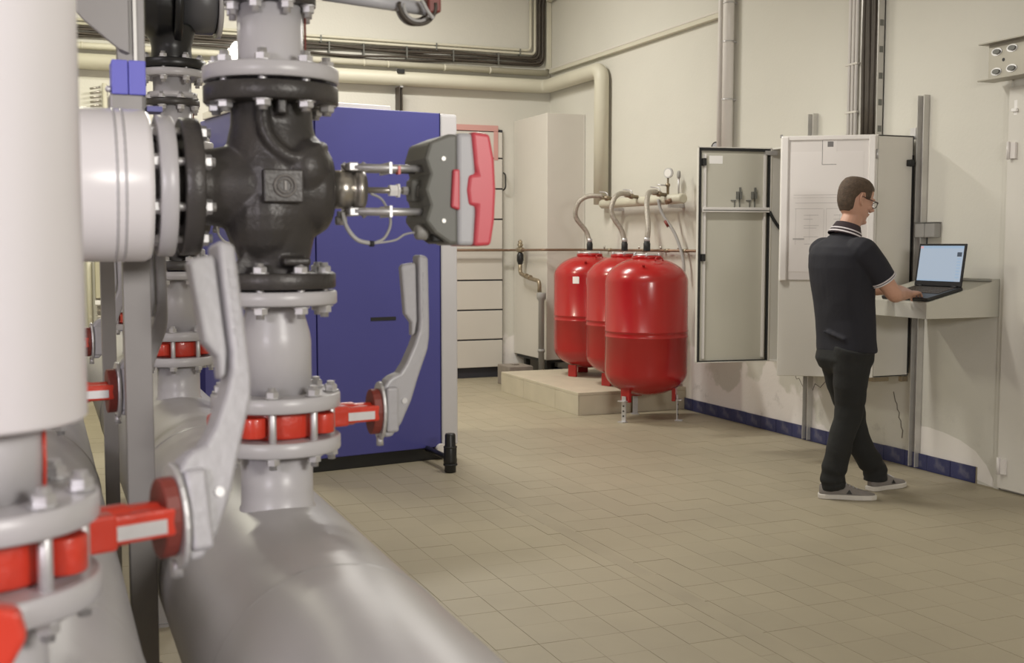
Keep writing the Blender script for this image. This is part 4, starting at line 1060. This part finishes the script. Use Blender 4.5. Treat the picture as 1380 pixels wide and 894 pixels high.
# sheet with a printed wiring plan
sh = dbox(0.085, 0.525, 0.0062, 0.0070, 0.66, HD - 0.10).build('plan_sheet', 'paper', dr)
lines = M()
def ln(a0, z0, a1, z1, th=0.0022): dbox(min(a0, a1) - (th if a0 == a1 else 0), max(a0, a1) + 0, 0.0071, 0.0074, min(z0, z1) - (th if z0 == z1 else 0), max(z0, z1), lines)
P = 1.14
ln(0.10, P, 0.50, P); ln(0.10, P - 0.018, 0.50, P - 0.018, 0.0014); ln(0.12, P - 0.05, 0.49, P - 0.05); ln(0.12, P - 0.085, 0.30, P - 0.085); ln(0.32, P - 0.085, 0.49, P - 0.085)
for a in (0.13, 0.30, 0.315, 0.485): ln(a, P - 0.085, a, P - 0.31, 0.0014)
for a in (0.22, 0.40):
    ln(a, P - 0.12, a, P - 0.28, 0.0012)
    for z in (0.125, 0.15, 0.19, 0.205, 0.26): ln(a - 0.035 + 0.02 * math.sin(z * 90), P - z, a + 0.035, P - z, 0.0026)
ln(0.43, P - 0.27, 0.50, P - 0.28, 0.003); ln(0.36, P - 0.305, 0.43, P - 0.305, 0.003); ln(0.14, P - 0.305, 0.21, P - 0.305, 0.003)
lo = lines.build('plan_print', 'ink', dr)
# small notice above it, with a grey square mark
dbox(0.245, 0.33, 0.0062, 0.0072, 1.325, 1.475).build('notice_sheet', 'paper', dr)
dbox(0.265, 0.300, 0.0073, 0.0076, 1.435, 1.468).build('notice_mark', 'inkdark', dr)
l2 = M(); dbox(0.245, 0.33, 0.0073, 0.0076, 1.325, 1.328, l2); dbox(0.24, 0.34, 0.0064, 0.0068, 1.285, 1.289, l2); dbox(0.329, 0.332, 0.0073, 0.0076, 1.325, 1.475, l2); dbox(0.14, 0.23, 0.0064, 0.0068, 1.235, 1.239, l2)
l2.build('notice_print', 'inkdark', dr)

# far door: inner face towards the camera
h, al, ou = leaf((XF - 0.008, Y1 + 0.004, Z0), math.radians(8), 1); ou = -ou
WD = 0.555
dr = dbox(0, WD, -0.004, 0.0, 0, HD).build('door', 'cabin', t, bevel=0.002); tag(dr, 'far door showing its inner face')
rimm = M()
for a0, a1, z0, z1 in ((0, 0.006, 0, HD), (WD - 0.006, WD, 0, HD), (0, WD, 0, 0.006), (0, WD, HD - 0.006, HD)): dbox(a0, a1, -0.022, 0, z0, z1, rimm)
rimm.build('door_rim', 'cab', dr)
gk = M()
for a0, a1, z0, z1 in ((0.006, 0.022, 0.006, HD - 0.006), (WD - 0.026, WD - 0.006, 0.006, HD - 0.006), (0.006, WD - 0.006, 0.004, 0.014), (0.006, WD - 0.006, HD - 0.026, HD - 0.006)): dbox(a0, a1, -0.018, -0.004, z0, z1, gk)
gk.build('gasket', 'rubber', dr)
for a in (0.04, WD - 0.06):
    dbox(a, a + 0.014, -0.024, -0.004, 0.03, HD - 0.05).build('perforated_strip', 'cabwhite', dr)
dbox(0.02, WD - 0.03, -0.045, -0.02, 1.055, 1.090).build('cross_bar', 'cabwhite', dr, bevel=0.003)
dbox(0.02, WD - 0.03, -0.047, -0.045, 1.066, 1.072).build('bar_groove', 'olive', dr)
dbox(WD - 0.19, WD - 0.09, -0.0055, -0.004, HD - 0.115, HD - 0.06).build('paper_label', 'label', dr)
for a in (0.11, 0.225):
    q = M(); dbox(a, a + 0.016, -0.03, -0.004, 1.15, 1.20, q); dbox(a + 0.024, a + 0.036, -0.03, -0.004, 1.15, 1.20, q); dbox(a + 0.002, a + 0.012, -0.02, -0.004, 1.20, 1.23, q)
    dbox(a + 0.036, a + 0.075, -0.012, -0.004, 1.135, 1.142, q); dbox(a + 0.045, a + 0.05, -0.012, -0.004, 1.09, 1.135, q); dbox(a + 0.006, a + 0.012, -0.012, -0.004, 1.09, 1.15, q)
    q.build('door_clip', 'olive', dr)
for z in (0.74, HD - 0.105):
    dbox(WD - 0.055, WD - 0.03, -0.04, -0.004, z - 0.025, z + 0.025).build('lock_knob', 'rubber', dr, bevel=0.003)
dbox(-0.04, 0.05, -0.03, 0.0, HD - 0.05, HD - 0.02).build('hinge', 'zinc', dr)
M(O).tube(spline([h + Vector(O) + Vector((-0.02, -0.03, 1.06)), h + Vector(O) + Vector((0.03, -0.04, 0.98)), h + Vector(O) + Vector((0.10, -0.05, 0.90))], 5), 0.012, 8).build('door_cable', 'rubber', t)

# socket box above the laptop
t = thing('socket_box', 'twin grey socket box on the wall above the laptop', 'box', (W, 5.64, 1.505))
M().box((-0.055, -0.085, -0.045), (-0.001, -0.002, 0.045)).build('box_half', 'pvc', t, bevel=0.006)
M().box((-0.055, 0.002, -0.045), (-0.001, 0.085, 0.045)).build('box_half', 'pvc', t, bevel=0.006)
M().box((-0.06, -0.09, 0.045), (-0.001, 0.09, 0.05)).build('rain_lip', 'olive', t)
M().tube([(-0.03, 0.0, -0.045), (-0.031, 0.002, -0.11), (-0.05, 0.01, -0.20)], 0.005, 8).build('power_cable', 'rubber', t)

# ------------------------------------------------------------------ sloping steel shelf and laptop
SX = 4.585; SY0, SY1 = 5.07, 5.66
t = thing('wall_shelf', 'folded sheet steel shelf on the wall under the laptop, sloping to the front', 'shelf', (SX, SY0, 1.0))
O2 = (SX, SY0, 1.0)
def sh_z(x): return 1.090 + (x - SX) * (0.125 / (W - SX))
e = Vector((W - SX - 0.003, 0, 0.125)); 
M(O2).obox(((SX + W) / 2 - 0.001, (SY0 + SY1) / 2, 1.090 + 0.0625 - 0.003), e / 2, (0, (SY1 - SY0) / 2, 0), (0, 0, 0.003)).build('top_plate', 'shelf', t)
M(O2).box((SX, SY0, 1.0), (SX + 0.005, SY1, 1.088)).build('front_lip', 'shelf', t, bevel=0.001)
for yy in (SY0, SY1 - 0.005):
    M(O2).prism([(SX + 0.005, 1.0), (W - 0.002, 1.0), (W - 0.002, 1.218), (SX + 0.005, 1.086)], (0, yy, 0), (1, 0, 0), (0, 0, 1), (0, 1, 0), 0.0, 0.005).build('side_panel', 'shelf', t)
M(O2).box((W - 0.06, SY0 + 0.005, 1.205), (W - 0.003, SY1 - 0.005, 1.2185)).build('rear_flange', 'shelf', t)
sl = math.atan2(0.125, W - SX); SU = Vector((math.cos(sl), 0, math.sin(sl))); SN = Vector((-math.sin(sl), 0, math.cos(sl))); YV = Vector((0, 1, 0))
LB = Vector((4.605, 5.085, sh_z(4.605) + 0.0015))
t = thing('laptop', 'open black laptop on the steel shelf, its screen lit blue-white', 'laptop', LB)
BW, BD = 0.38, 0.262
def lbox(a0, a1, b0, b1, n0, n1, mb=None):
    mb = mb or M(); return mb.obox(SU * (a0 + a1) / 2 + YV * (b0 + b1) / 2 + SN * (n0 + n1) / 2, SU * (a1 - a0) / 2, YV * (b1 - b0) / 2, SN * (n1 - n0) / 2)
lbox(0, BD, 0, BW, 0, 0.020).build('base', 'black', t, bevel=0.004)
kb = lbox(0.10, 0.235, 0.02, BW - 0.02, 0.020, 0.0208).build('keyboard_tray', 'rubber', t)
keym = M(); keym.obox((0, 0, 0), SU * 0.0078, YV * 0.0095, SN * 0.0012); km = keym.mesh('key'); km.materials.append(MT['cable'])
for i in range(6):
    for j in range(15):
        o = bpy.data.objects.new('key', km); COL.objects.link(o); o.parent = kb
        o.location = SU * (0.113 + 0.0215 * i) + YV * (0.036 + 0.022 * j) + SN * 0.022
lbox(0.02, 0.08, 0.14, 0.24, 0.020, 0.0206).build('touchpad', 'olive', t)
hg = SU * (BD - 0.012) + SN * 0.022
ta = math.radians(82); TU = Vector((math.cos(ta), 0, math.sin(ta))); TN = Vector((-math.sin(ta), 0, math.cos(ta)))   # lid: TU up, TN towards the user
def tbox(a0, a1, b0, b1, n0, n1, mb=None):
    mb = mb or M(); return mb.obox(hg + TU * (a0 + a1) / 2 + YV * (b0 + b1) / 2 + TN * (n0 + n1) / 2, TU * (a1 - a0) / 2, YV * (b1 - b0) / 2, TN * (n1 - n0) / 2)
lid = tbox(0, 0.25, 0, BW, -0.008, 0.0).build('lid', 'black', t, bevel=0.003)
tbox(0.03, 0.237, 0.016, BW - 0.016, 0.0, 0.0008).build('screen', 'screen', lid)
s2 = M(); tbox(0.222, 0.237, 0.016, BW - 0.016, 0.0008, 0.0012, s2); s2.build('screen_bar', 'screenbar', lid)
tbox(0.222, 0.234, BW - 0.04, BW - 0.016, 0.0012, 0.0015).build('screen_tab', 'screenred', lid)
tbox(0.175, 0.20, 0.026, 0.062, 0.0008, 0.0012).build('screen_thumbnail', 'screendark', lid)
for k in range(7):
    tbox(0.158 - 0.018 * k, 0.166 - 0.018 * k, 0.028, 0.058, 0.0008, 0.0012).build('screen_entry', 'screenbar', lid)
tbox(0.03, 0.036, 0.06, BW - 0.016, 0.0008, 0.0012).build('screen_taskbar', 'screenbar', lid)
for yy in (0.05, BW - 0.05):
    M().cyl(hg + YV * (yy - 0.02), hg + YV * (yy + 0.02), 0.007, n=10).build('hinge', 'rubber', t)

# ------------------------------------------------------------------ person
PO = Vector((4.15, 5.20, 0.0))
man = None


def sring(c, a, b, n=36, p=2.4, fwd=(1, 0, 0), up=(0, 0, 1), back=None):
    """superellipse ring: a = half depth along fwd (back = half depth behind), b = half width"""
    f = Vector(fwd).normalized(); u_ = Vector(up).normalized(); s_ = u_.cross(f).normalized(); f = s_.cross(u_).normalized(); c = Vector(c); out = []
    for i in range(n):
        t_ = 2 * PI * i / n; ct, st = math.cos(t_), math.sin(t_)
        x = math.copysign(abs(ct) ** (2 / p), ct); y_ = math.copysign(abs(st) ** (2 / p), st)
        out.append(c + f * x * (a if x > 0 or back is None else back) + s_ * y_ * b)
    return out


# joints (world)
rsh, rel, rwr = Vector((4.095, 5.005, 1.385)), Vector((4.262, 4.972, 1.155)), Vector((4.485, 5.105, 1.142))
lsh, lel, lwr = Vector((4.105, 5.395, 1.385)), Vector((4.315, 5.445, 1.165)), Vector((4.545, 5.375, 1.150))
rhp, rkn, ran = Vector((4.125, 5.11, 0.86)), Vector((4.122, 5.145, 0.48)), Vector((4.062, 5.19, 0.09))
lhp, lkn, lan = Vector((4.145, 5.29, 0.86)), Vector((4.237, 5.275, 0.46)), Vector((4.425, 5.285, 0.09))
hc = Vector((4.185, 5.20, 1.655))       # head centre


def head_pt(p, pitch=math.radians(16), yaw=math.radians(-8)):
    R = Matrix.Rotation(yaw, 3, 'Z') @ Matrix.Rotation(pitch, 3, 'Y')
    return hc + R @ Vector(p)


HS = [  # z, front, back, half width, exponent
    (-0.118, 0.070, -0.02, 0.022, 2.2), (-0.112, 0.084, 0.0, 0.036, 2.3), (-0.095, 0.088, 0.03, 0.050, 2.3), (-0.07, 0.088, 0.060, 0.060, 2.3), (-0.045, 0.088, 0.080, 0.066, 2.3), (-0.02, 0.086, 0.094, 0.071, 2.2),
    (0.005, 0.085, 0.100, 0.074, 2.2), (0.03, 0.090, 0.104, 0.076, 2.2), (0.06, 0.090, 0.104, 0.077, 2.2), (0.085, 0.082, 0.098, 0.073, 2.1), (0.105, 0.064, 0.084, 0.062, 2.0), (0.12, 0.040, 0.058, 0.045, 2.0), (0.128, 0.015, 0.025, 0.02, 2.0)]


def head_rings(grow=0.0, z_from=-1, n=36):
    rr = []
    for z, f, b, wd_, p in HS:
        if z < z_from: continue
        pts = []
        for i in range(n):
            t_ = 2 * PI * i / n; ct, st = math.cos(t_), math.sin(t_)
            x = math.copysign(abs(ct) ** (2 / p), ct); y_ = math.copysign(abs(st) ** (2 / p), st)
            pts.append(head_pt((x * ((f if x > 0 else b) + grow) - 0.003, y_ * (wd_ + grow), z * (1 + grow * 4))))
        rr.append(pts)
    return rr


def hand(mb, wr, aim, up, side, curl=0.6):
    """palm, four unequal bent fingers and a thumb; side=+1 puts the thumb towards cross(up, aim)"""
    a = Vector(aim).normalized(); u_ = Vector(up); u_ = (u_ - a * u_.dot(a)).normalized(); s_ = u_.cross(a).normalized() * side
    w0 = Vector(wr)
    mb.rings([sring(w0 + a * d, th, wd_, 16, 2.6, fwd=u_, up=a) for d, th, wd_ in ((-0.02, 0.020, 0.027), (0.015, 0.018, 0.032), (0.05, 0.016, 0.040), (0.085, 0.013, 0.041), (0.095, 0.009, 0.036))])
    for k, (ofs, L_) in enumerate(((0.030, 0.072), (0.010, 0.080), (-0.011, 0.074), (-0.031, 0.060))):
        p0 = w0 + a * 0.075 + s_ * ofs; pts = [p0]; d = a.copy()
        for q, fr in enumerate((0.25, 0.4, 0.33, 0.27)):
            ang = (0.0, 0.25, 0.65, 0.5)[q] * curl
            d = (Matrix.Rotation(ang, 3, u_.cross(a)) @ d).normalized(); pts.append(pts[-1] + (d + s_ * ofs * 1.5 * (q == 0)).normalized() * L_ * fr)
        mb.tube(spline(pts, 3), [0.0092 - 0.0022 * i / 12 for i in range(13)], 8)
        mb.ball(pts[-1], 0.0072, n=8)
    tp = [w0 + a * 0.02 + s_ * 0.026, w0 + a * 0.05 + s_ * 0.046 - u_ * 0.008, w0 + a * 0.078 + s_ * 0.054 - u_ * 0.014, w0 + a * 0.10 + s_ * 0.050 - u_ * 0.02]
    mb.tube(spline(tp, 3), [0.0125 - 0.004 * i / 9 for i in range(10)], 8); mb.ball(tp[-1], 0.0085, n=8)


bd = M(PO)
bd.rings(head_rings())
# neck, torso, limbs under the clothes
bd.tube([(4.105, 5.20, 1.42), (4.125, 5.20, 1.47), (4.150, 5.20, 1.53), (4.175, 5.20, 1.58), (4.185, 5.2, 1.62)], [0.075, 0.062, 0.058, 0.057, 0.055], 20)
bd.rings([sring((4.14, 5.20, 0.82), 0.09, 0.14), sring((4.125, 5.20, 1.0), 0.095, 0.145), sring((4.11, 5.20, 1.2), 0.105, 0.16), sring((4.105, 5.20, 1.34), 0.10, 0.17), sring((4.105, 5.20, 1.42), 0.07, 0.11), sring((4.105, 5.20, 1.45), 0.05, 0.06)])
for sh_, el, wr, sg in ((rsh, rel, rwr, -1), (lsh, lel, lwr, 1)):
    fa = (wr - el)
    bd.tube(spline([Vector((4.105, 5.20 + sg * 0.12, 1.385)), sh_, sh_.lerp(el, 0.4), sh_.lerp(el, 0.8), el + Vector((0.012, 0, -0.006)), el.lerp(wr, 0.3), el.lerp(wr, 0.7), wr], 4),
            [0.055] * 2 + [0.054, 0.053, 0.052, 0.052, 0.051, 0.050, 0.050, 0.049, 0.048, 0.047, 0.046, 0.045, 0.044, 0.044, 0.044, 0.044, 0.045, 0.046, 0.046, 0.045, 0.043, 0.040, 0.037, 0.034, 0.031, 0.029, 0.027, 0.026, 0.026][:27], 16)
hand(bd, rwr + Vector((0.01, 0.006, 0.0)), Vector((0.115, 0.075, -0.004)), (-0.15, 0.12, 1), 1, 0.75)
hand(bd, lwr + Vector((0.01, -0.003, 0.0)), Vector((0.12, -0.03, -0.006)), (-0.15, -0.1, 1), -1, 0.75)
for hp, kn, an in ((rhp, rkn, ran), (lhp, lkn, lan)):
    bd.tube([hp, hp.lerp(kn, 0.5), kn, kn.lerp(an, 0.5), an], [0.075, 0.065, 0.05, 0.048, 0.036], 14)
    bd.tube([an, an + Vector((0.04, 0, -0.04)), an + Vector((0.12, 0, -0.055))], [0.034, 0.03, 0.02], 10)
# face
def hb(p, r): bd.ball(head_pt(p), *r, n=12)
bd.tube([head_pt((0.086, 0, 0.020)), head_pt((0.098, 0, 0.0)), head_pt((0.117, 0, -0.020)), head_pt((0.098, 0, -0.030))], [0.007, 0.009, 0.0125, 0.010], 10)
for sg in (-1, 1):
    hb((0.094, sg * 0.012, -0.026), (0.009, 0.008, 0.008))
    hb((0.076, sg * 0.031, 0.008), (0.012, 0.013, 0.010))
    bd.tube([head_pt((0.080, sg * 0.048, 0.026)), head_pt((0.091, sg * 0.03, 0.032)), head_pt((0.091, sg * 0.012, 0.028))], [0.006, 0.008, 0.007], 8)
    hb((0.060, sg * 0.052, -0.018), (0.02, 0.014, 0.018))
    # ears: rim, bowl and lobe
    bd.tube(spline([head_pt((0.006, sg * 0.074, 0.020)), head_pt((-0.006, sg * 0.083, 0.036)), head_pt((-0.022, sg * 0.089, 0.030)), head_pt((-0.024, sg * 0.088, 0.008)), head_pt((-0.014, sg * 0.082, -0.014)), head_pt((0.002, sg * 0.074, -0.024))], 4), 0.0052, 8)
    bd.tube([head_pt((0.0, sg * 0.072, 0.012)), head_pt((-0.012, sg * 0.081, 0.014)), head_pt((-0.008, sg * 0.077, -0.008))], 0.008, 8)
hb((0.088, 0, -0.050), (0.009, 0.024, 0.006)); hb((0.086, 0, -0.061), (0.009, 0.021, 0.007)); hb((0.080, 0, -0.097), (0.016, 0.022, 0.014))
person = bd.build('person', 'skin', None, remesh=0.0042, smooth=2)
person.location = PO
tag(person, 'person in dark polo shirt and black jeans, standing and typing on the laptop', 'person')
# hair cap: close cropped, higher over the face and round the ears
hr = M(PO); n = 40; rows = []
for z, f, b, wd_, p in HS:
    row = []
    for i in range(n):
        t_ = 2 * PI * i / n; ct, st = math.cos(t_), math.sin(t_)
        x = math.copysign(abs(ct) ** (2 / p), ct); y_ = math.copysign(abs(st) ** (2 / p), st)
        # hairline height depends on the direction
        if ct > 0.55: low = 0.078
        elif ct > 0.1: low = 0.02
        elif ct > -0.42: low = 0.035 if ct > -0.2 else 0.02
        else: low = -0.05 if ct > -0.6 else -0.08
        zz = max(z, low); gr = (0.005 if z > -0.05 else 0.0035) if z >= low else -0.004
        row.append(head_pt((x * ((f if x > 0 else b) + gr) - 0.003, y_ * (wd_ + gr), z + (0.005 if z > 0.1 else 0))))
    rows.append((z, row))
hr.rings([r for z, r in rows if z >= -0.08])
hair = hr.build('hair', 'hair', person, remesh=0.004, smooth=3)
# spectacles
gl = M(PO)
for sg in (-1, 1):
    lens = [head_pt((0.104 - 0.004 * abs(math.cos(a)), sg * 0.033 + 0.026 * math.cos(a), 0.006 + 0.017 * math.sin(a))) for a in [2 * PI * i / 20 for i in range(21)]]
    gl.tube(lens, 0.0021, 6, caps=False)
    gl.tube([head_pt((0.103, sg * 0.058, 0.014)), head_pt((0.09, sg * 0.078, 0.016)), head_pt((0.03, sg * 0.080, 0.018)), head_pt((-0.01, sg * 0.082, 0.022)), head_pt((-0.022, sg * 0.086, 0.012))], 0.0024, 6)
gl.tube([head_pt((0.104, -0.009, 0.008)), head_pt((0.109, 0, 0.010)), head_pt((0.104, 0.009, 0.008))], 0.002, 6)
gl.build('spectacles', mat('brown_spectacle_frame', (0.05, 0.025, 0.02), 0.3), person)
# polo shirt
st = M(PO)
TB = [  # z, centre x, front, back, half width
    (0.825, 4.140, 0.125, 0.118, 0.190), (0.835, 4.140, 0.130, 0.122, 0.193), (0.90, 4.136, 0.130, 0.118, 0.190), (1.00, 4.124, 0.132, 0.116, 0.188), (1.10, 4.115, 0.130, 0.122, 0.194), (1.20, 4.106, 0.128, 0.132, 0.204),
    (1.29, 4.100, 0.124, 0.138, 0.212), (1.36, 4.098, 0.115, 0.136, 0.212), (1.405, 4.100, 0.100, 0.122, 0.190), (1.435, 4.105, 0.085, 0.100, 0.140), (1.455, 4.110, 0.072, 0.080, 0.098), (1.472, 4.116, 0.066, 0.074, 0.082), (1.485, 4.121, 0.062, 0.066, 0.072)]
def wob(pt, amp):
    v = noise.noise_vector(Vector(pt) * 9.0); return Vector(pt) + Vector(v) * amp
st.rings([[wob(q, 0.006) for q in sring((cx, 5.20, z), f, w_, 44, 2.5, back=b)] for z, cx, f, b, w_ in TB])
for sh_, el, sg in ((rsh, rel, -1), (lsh, lel, 1)):
    end = sh_.lerp(el, 0.70)
    st.tube(spline([Vector((4.105, 5.20 + sg * 0.10, 1.375)), sh_ + Vector((0, sg * -0.02, -0.005)), sh_.lerp(el, 0.35), end], 5), [0.075] * 5 + [0.078] * 2 + [0.076, 0.074, 0.073, 0.072, 0.071, 0.070, 0.069, 0.068, 0.068], 24)
# creases at the waist and under the arm
for k, (a, b, r) in enumerate((((4.0, 5.1, 1.2), (4.1, 4.99, 1.27), 0.012), ((3.985, 5.2, 0.94), (4.03, 5.06, 0.9), 0.012))):
    st.tube([Vector(a) + Vector((0.008, 0.008, 0)), (Vector(a) + Vector(b)) / 2 + Vector((0.002, 0.0, 0)), Vector(b) + Vector((0, 0.008, 0))], r * 0.8, 8)
shirt = st.build('polo_shirt', 'shirt', person, remesh=0.007, smooth=4)
for sh_, el in ((rsh, rel), (lsh, lel)):
    d = (el - sh_).normalized(); e0 = sh_.lerp(el, 0.70)
    M(PO).lathe([(0.066, -0.016), (0.0715, -0.016), (0.0715, -0.009), (0.066, -0.009)], e0, d, 28, caps=False).lathe([(0.064, -0.004), (0.0705, -0.004), (0.0705, 0.003), (0.064, 0.003)], e0, d, 28, caps=False).build('sleeve_stripe', 'stripe', shirt)
cax = Vector((0.33, 0, 1)).normalized(); cb_ = Vector((4.118, 5.20, 1.464))
def coll(r0, h0, r1, h1, grow, nm, mt, sx=1.0):
    rr = [sring(cb_ + cax * h, r * 1.02 + grow, r + grow, 36, 2.1, fwd=(1, 0, -0.33), up=cax) for r, h in ((r0, h0), (r1, h1))]
    rr += [sring(cb_ + cax * h, r * 1.02 + grow - 0.006, r + grow - 0.006, 36, 2.1, fwd=(1, 0, -0.33), up=cax) for r, h in ((r1, h1), (r0, h0))]
    M(PO).rings(rr, caps=False).build(nm, mt, shirt)
coll(0.090, -0.004, 0.064, 0.066, 0.003, 'collar', mat('dark_plum_knit', (0.03, 0.017, 0.022), 0.85))
coll(0.0890, 0.003, 0.0855, 0.012, 0.0042, 'collar_stripe', 'stripe')
coll(0.0815, 0.022, 0.0785, 0.030, 0.0042, 'collar_stripe', 'stripe')
# jeans
jn = M(PO)
jn.rings([[wob(q, 0.004) for q in sring(c_, f, w_, 40, 2.5, back=b)] for c_, f, b, w_ in (((4.138, 5.20, 0.90), 0.115, 0.105, 0.175), ((4.138, 5.20, 0.84), 0.118, 0.118, 0.182), ((4.136, 5.20, 0.78), 0.115, 0.128, 0.184), ((4.136, 5.20, 0.73), 0.095, 0.105, 0.165), ((4.138, 5.20, 0.70), 0.07, 0.07, 0.12))])
for hp, kn, an, rr_ in ((rhp, rkn, ran, 1), (lhp, lkn, lan, 1)):
    P_ = spline([hp + Vector((0, 0, -0.01)), hp.lerp(kn, 0.5) + Vector((-0.005, 0, 0)), kn + Vector((0.006, 0, 0.02)), kn.lerp(an, 0.45) + Vector((-0.012, 0, 0)), an + Vector((0.004, 0, 0.03)), an + Vector((0.012, 0, -0.035))], 6); n_ = len(P_)
    R_ = [0.110 - 0.040 * (i / (n_ * 0.5)) if i < n_ * 0.5 else 0.070 - 0.004 * ((i - n_ * 0.5) / (n_ * 0.5)) for i in range(n_)]
    R_ = [r + 0.004 * math.sin(i * 2.1) * (0.4 if i < n_ * 0.7 else 1.3) for i, r in enumerate(R_)]
    jn.tube([wob(q, 0.006) for q in P_], R_, 24)
jeans = jn.build('jeans', 'jeans', person, remesh=0.007, smooth=4)
# canvas shoes


def shoe(heel, toe, tongue_dir, nm):
    heel = Vector(heel); toe = Vector(toe); a = (toe - heel).normalized(); L_ = (toe - heel).length; s_ = Vector((-a.y, a.x, 0))
    def outline(grow): return [(-0.0 - grow, 0.0), (0.004 - grow, 0.024 + grow), (0.03, 0.034 + grow), (0.10, 0.033 + grow), (0.17, 0.043 + grow), (0.22, 0.045 + grow), (0.265, 0.034 + grow), (0.288 + grow, 0.014)]
    k = L_ / 0.29
    def ringz(z, grow, f0=1.0, f1=1.0, cut=1.0):
        o_ = outline(grow); pts = [(x * k, y_) for x, y_ in o_] + [(x * k, -y_) for x, y_ in o_[::-1]]
        return [heel + a * (x * cut) + s_ * y_ * f0 + Vector((0, 0, z)) for x, y_ in pts]
    so = M(PO).rings([ringz(0.0, 0.002), ringz(0.004, 0.006), ringz(0.024, 0.006), ringz(0.028, 0.003)], smooth=False)
    r_ = so.build(nm, 'sole', person, bevel=0.003); 
    upr = M(PO); sec = []
    def section(x, hw, zt, zb=0.022):
        c = heel + a * x * k
        return [c + s_ * (hw * math.cos(q) * (1.0 if math.sin(q) < 0.3 else 0.96)) + Vector((0, 0, zb + (zt - zb) * max(0, math.sin(q)) ** 0.75)) for q in [PI * i / 14 for i in range(15)]] + [c + s_ * hw * 0.5 * sg + Vector((0, 0, zb - 0.002)) for sg in (-1, 1)]
    for x, hw, zt in ((0.003, 0.018, 0.075), (0.012, 0.028, 0.082), (0.04, 0.034, 0.085), (0.085, 0.034, 0.090), (0.12, 0.036, 0.093), (0.15, 0.039, 0.082), (0.185, 0.043, 0.064), (0.22, 0.044, 0.053), (0.25, 0.039, 0.046), (0.272, 0.028, 0.040), (0.286, 0.012, 0.032)):
        sec.append(section(x, hw, zt))
    upr.rings(sec); upr.build('shoe_upper', 'canvas', r_)
    lc = M(PO)
    for i in range(5):
        x = (0.118 + 0.018 * i) * k; z = 0.094 - 0.0085 * i
        lc.tube([heel + a * x - s_ * 0.018 + Vector((0, 0, z - 0.004)), heel + a * (x + 0.004) + Vector((0, 0, z + 0.003)), heel + a * x + s_ * 0.018 + Vector((0, 0, z - 0.004))], 0.0028, 6)
    lc.build('laces', 'greyp', r_)
    lg = M(PO).add([heel + a * 0.135 * k - s_ * 0.0445 + Vector((0, 0, 0.036)), heel + a * 0.165 * k - s_ * 0.0475 + Vector((0, 0, 0.036)), heel + a * 0.150 * k - s_ * 0.043 + Vector((0, 0, 0.060))], [(0, 1, 2)])
    lg.build('shoe_mark', 'rubber', r_)
    M(PO).tube([heel + a * x * k + s_ * y_ + Vector((0, 0, z)) for x, y_, z in ((0.008, 0.0, 0.084), (0.025, -0.028, 0.086), (0.07, -0.030, 0.090), (0.115, -0.026, 0.096))], 0.004, 6).build('shoe_lining', 'sole', r_)
    return r_


shoe((4.005, 5.235, 0), (4.268, 5.075, 0), 0, 'shoe')
shoe((4.385, 5.270, 0), (4.672, 5.312, 0), 0, 'shoe')
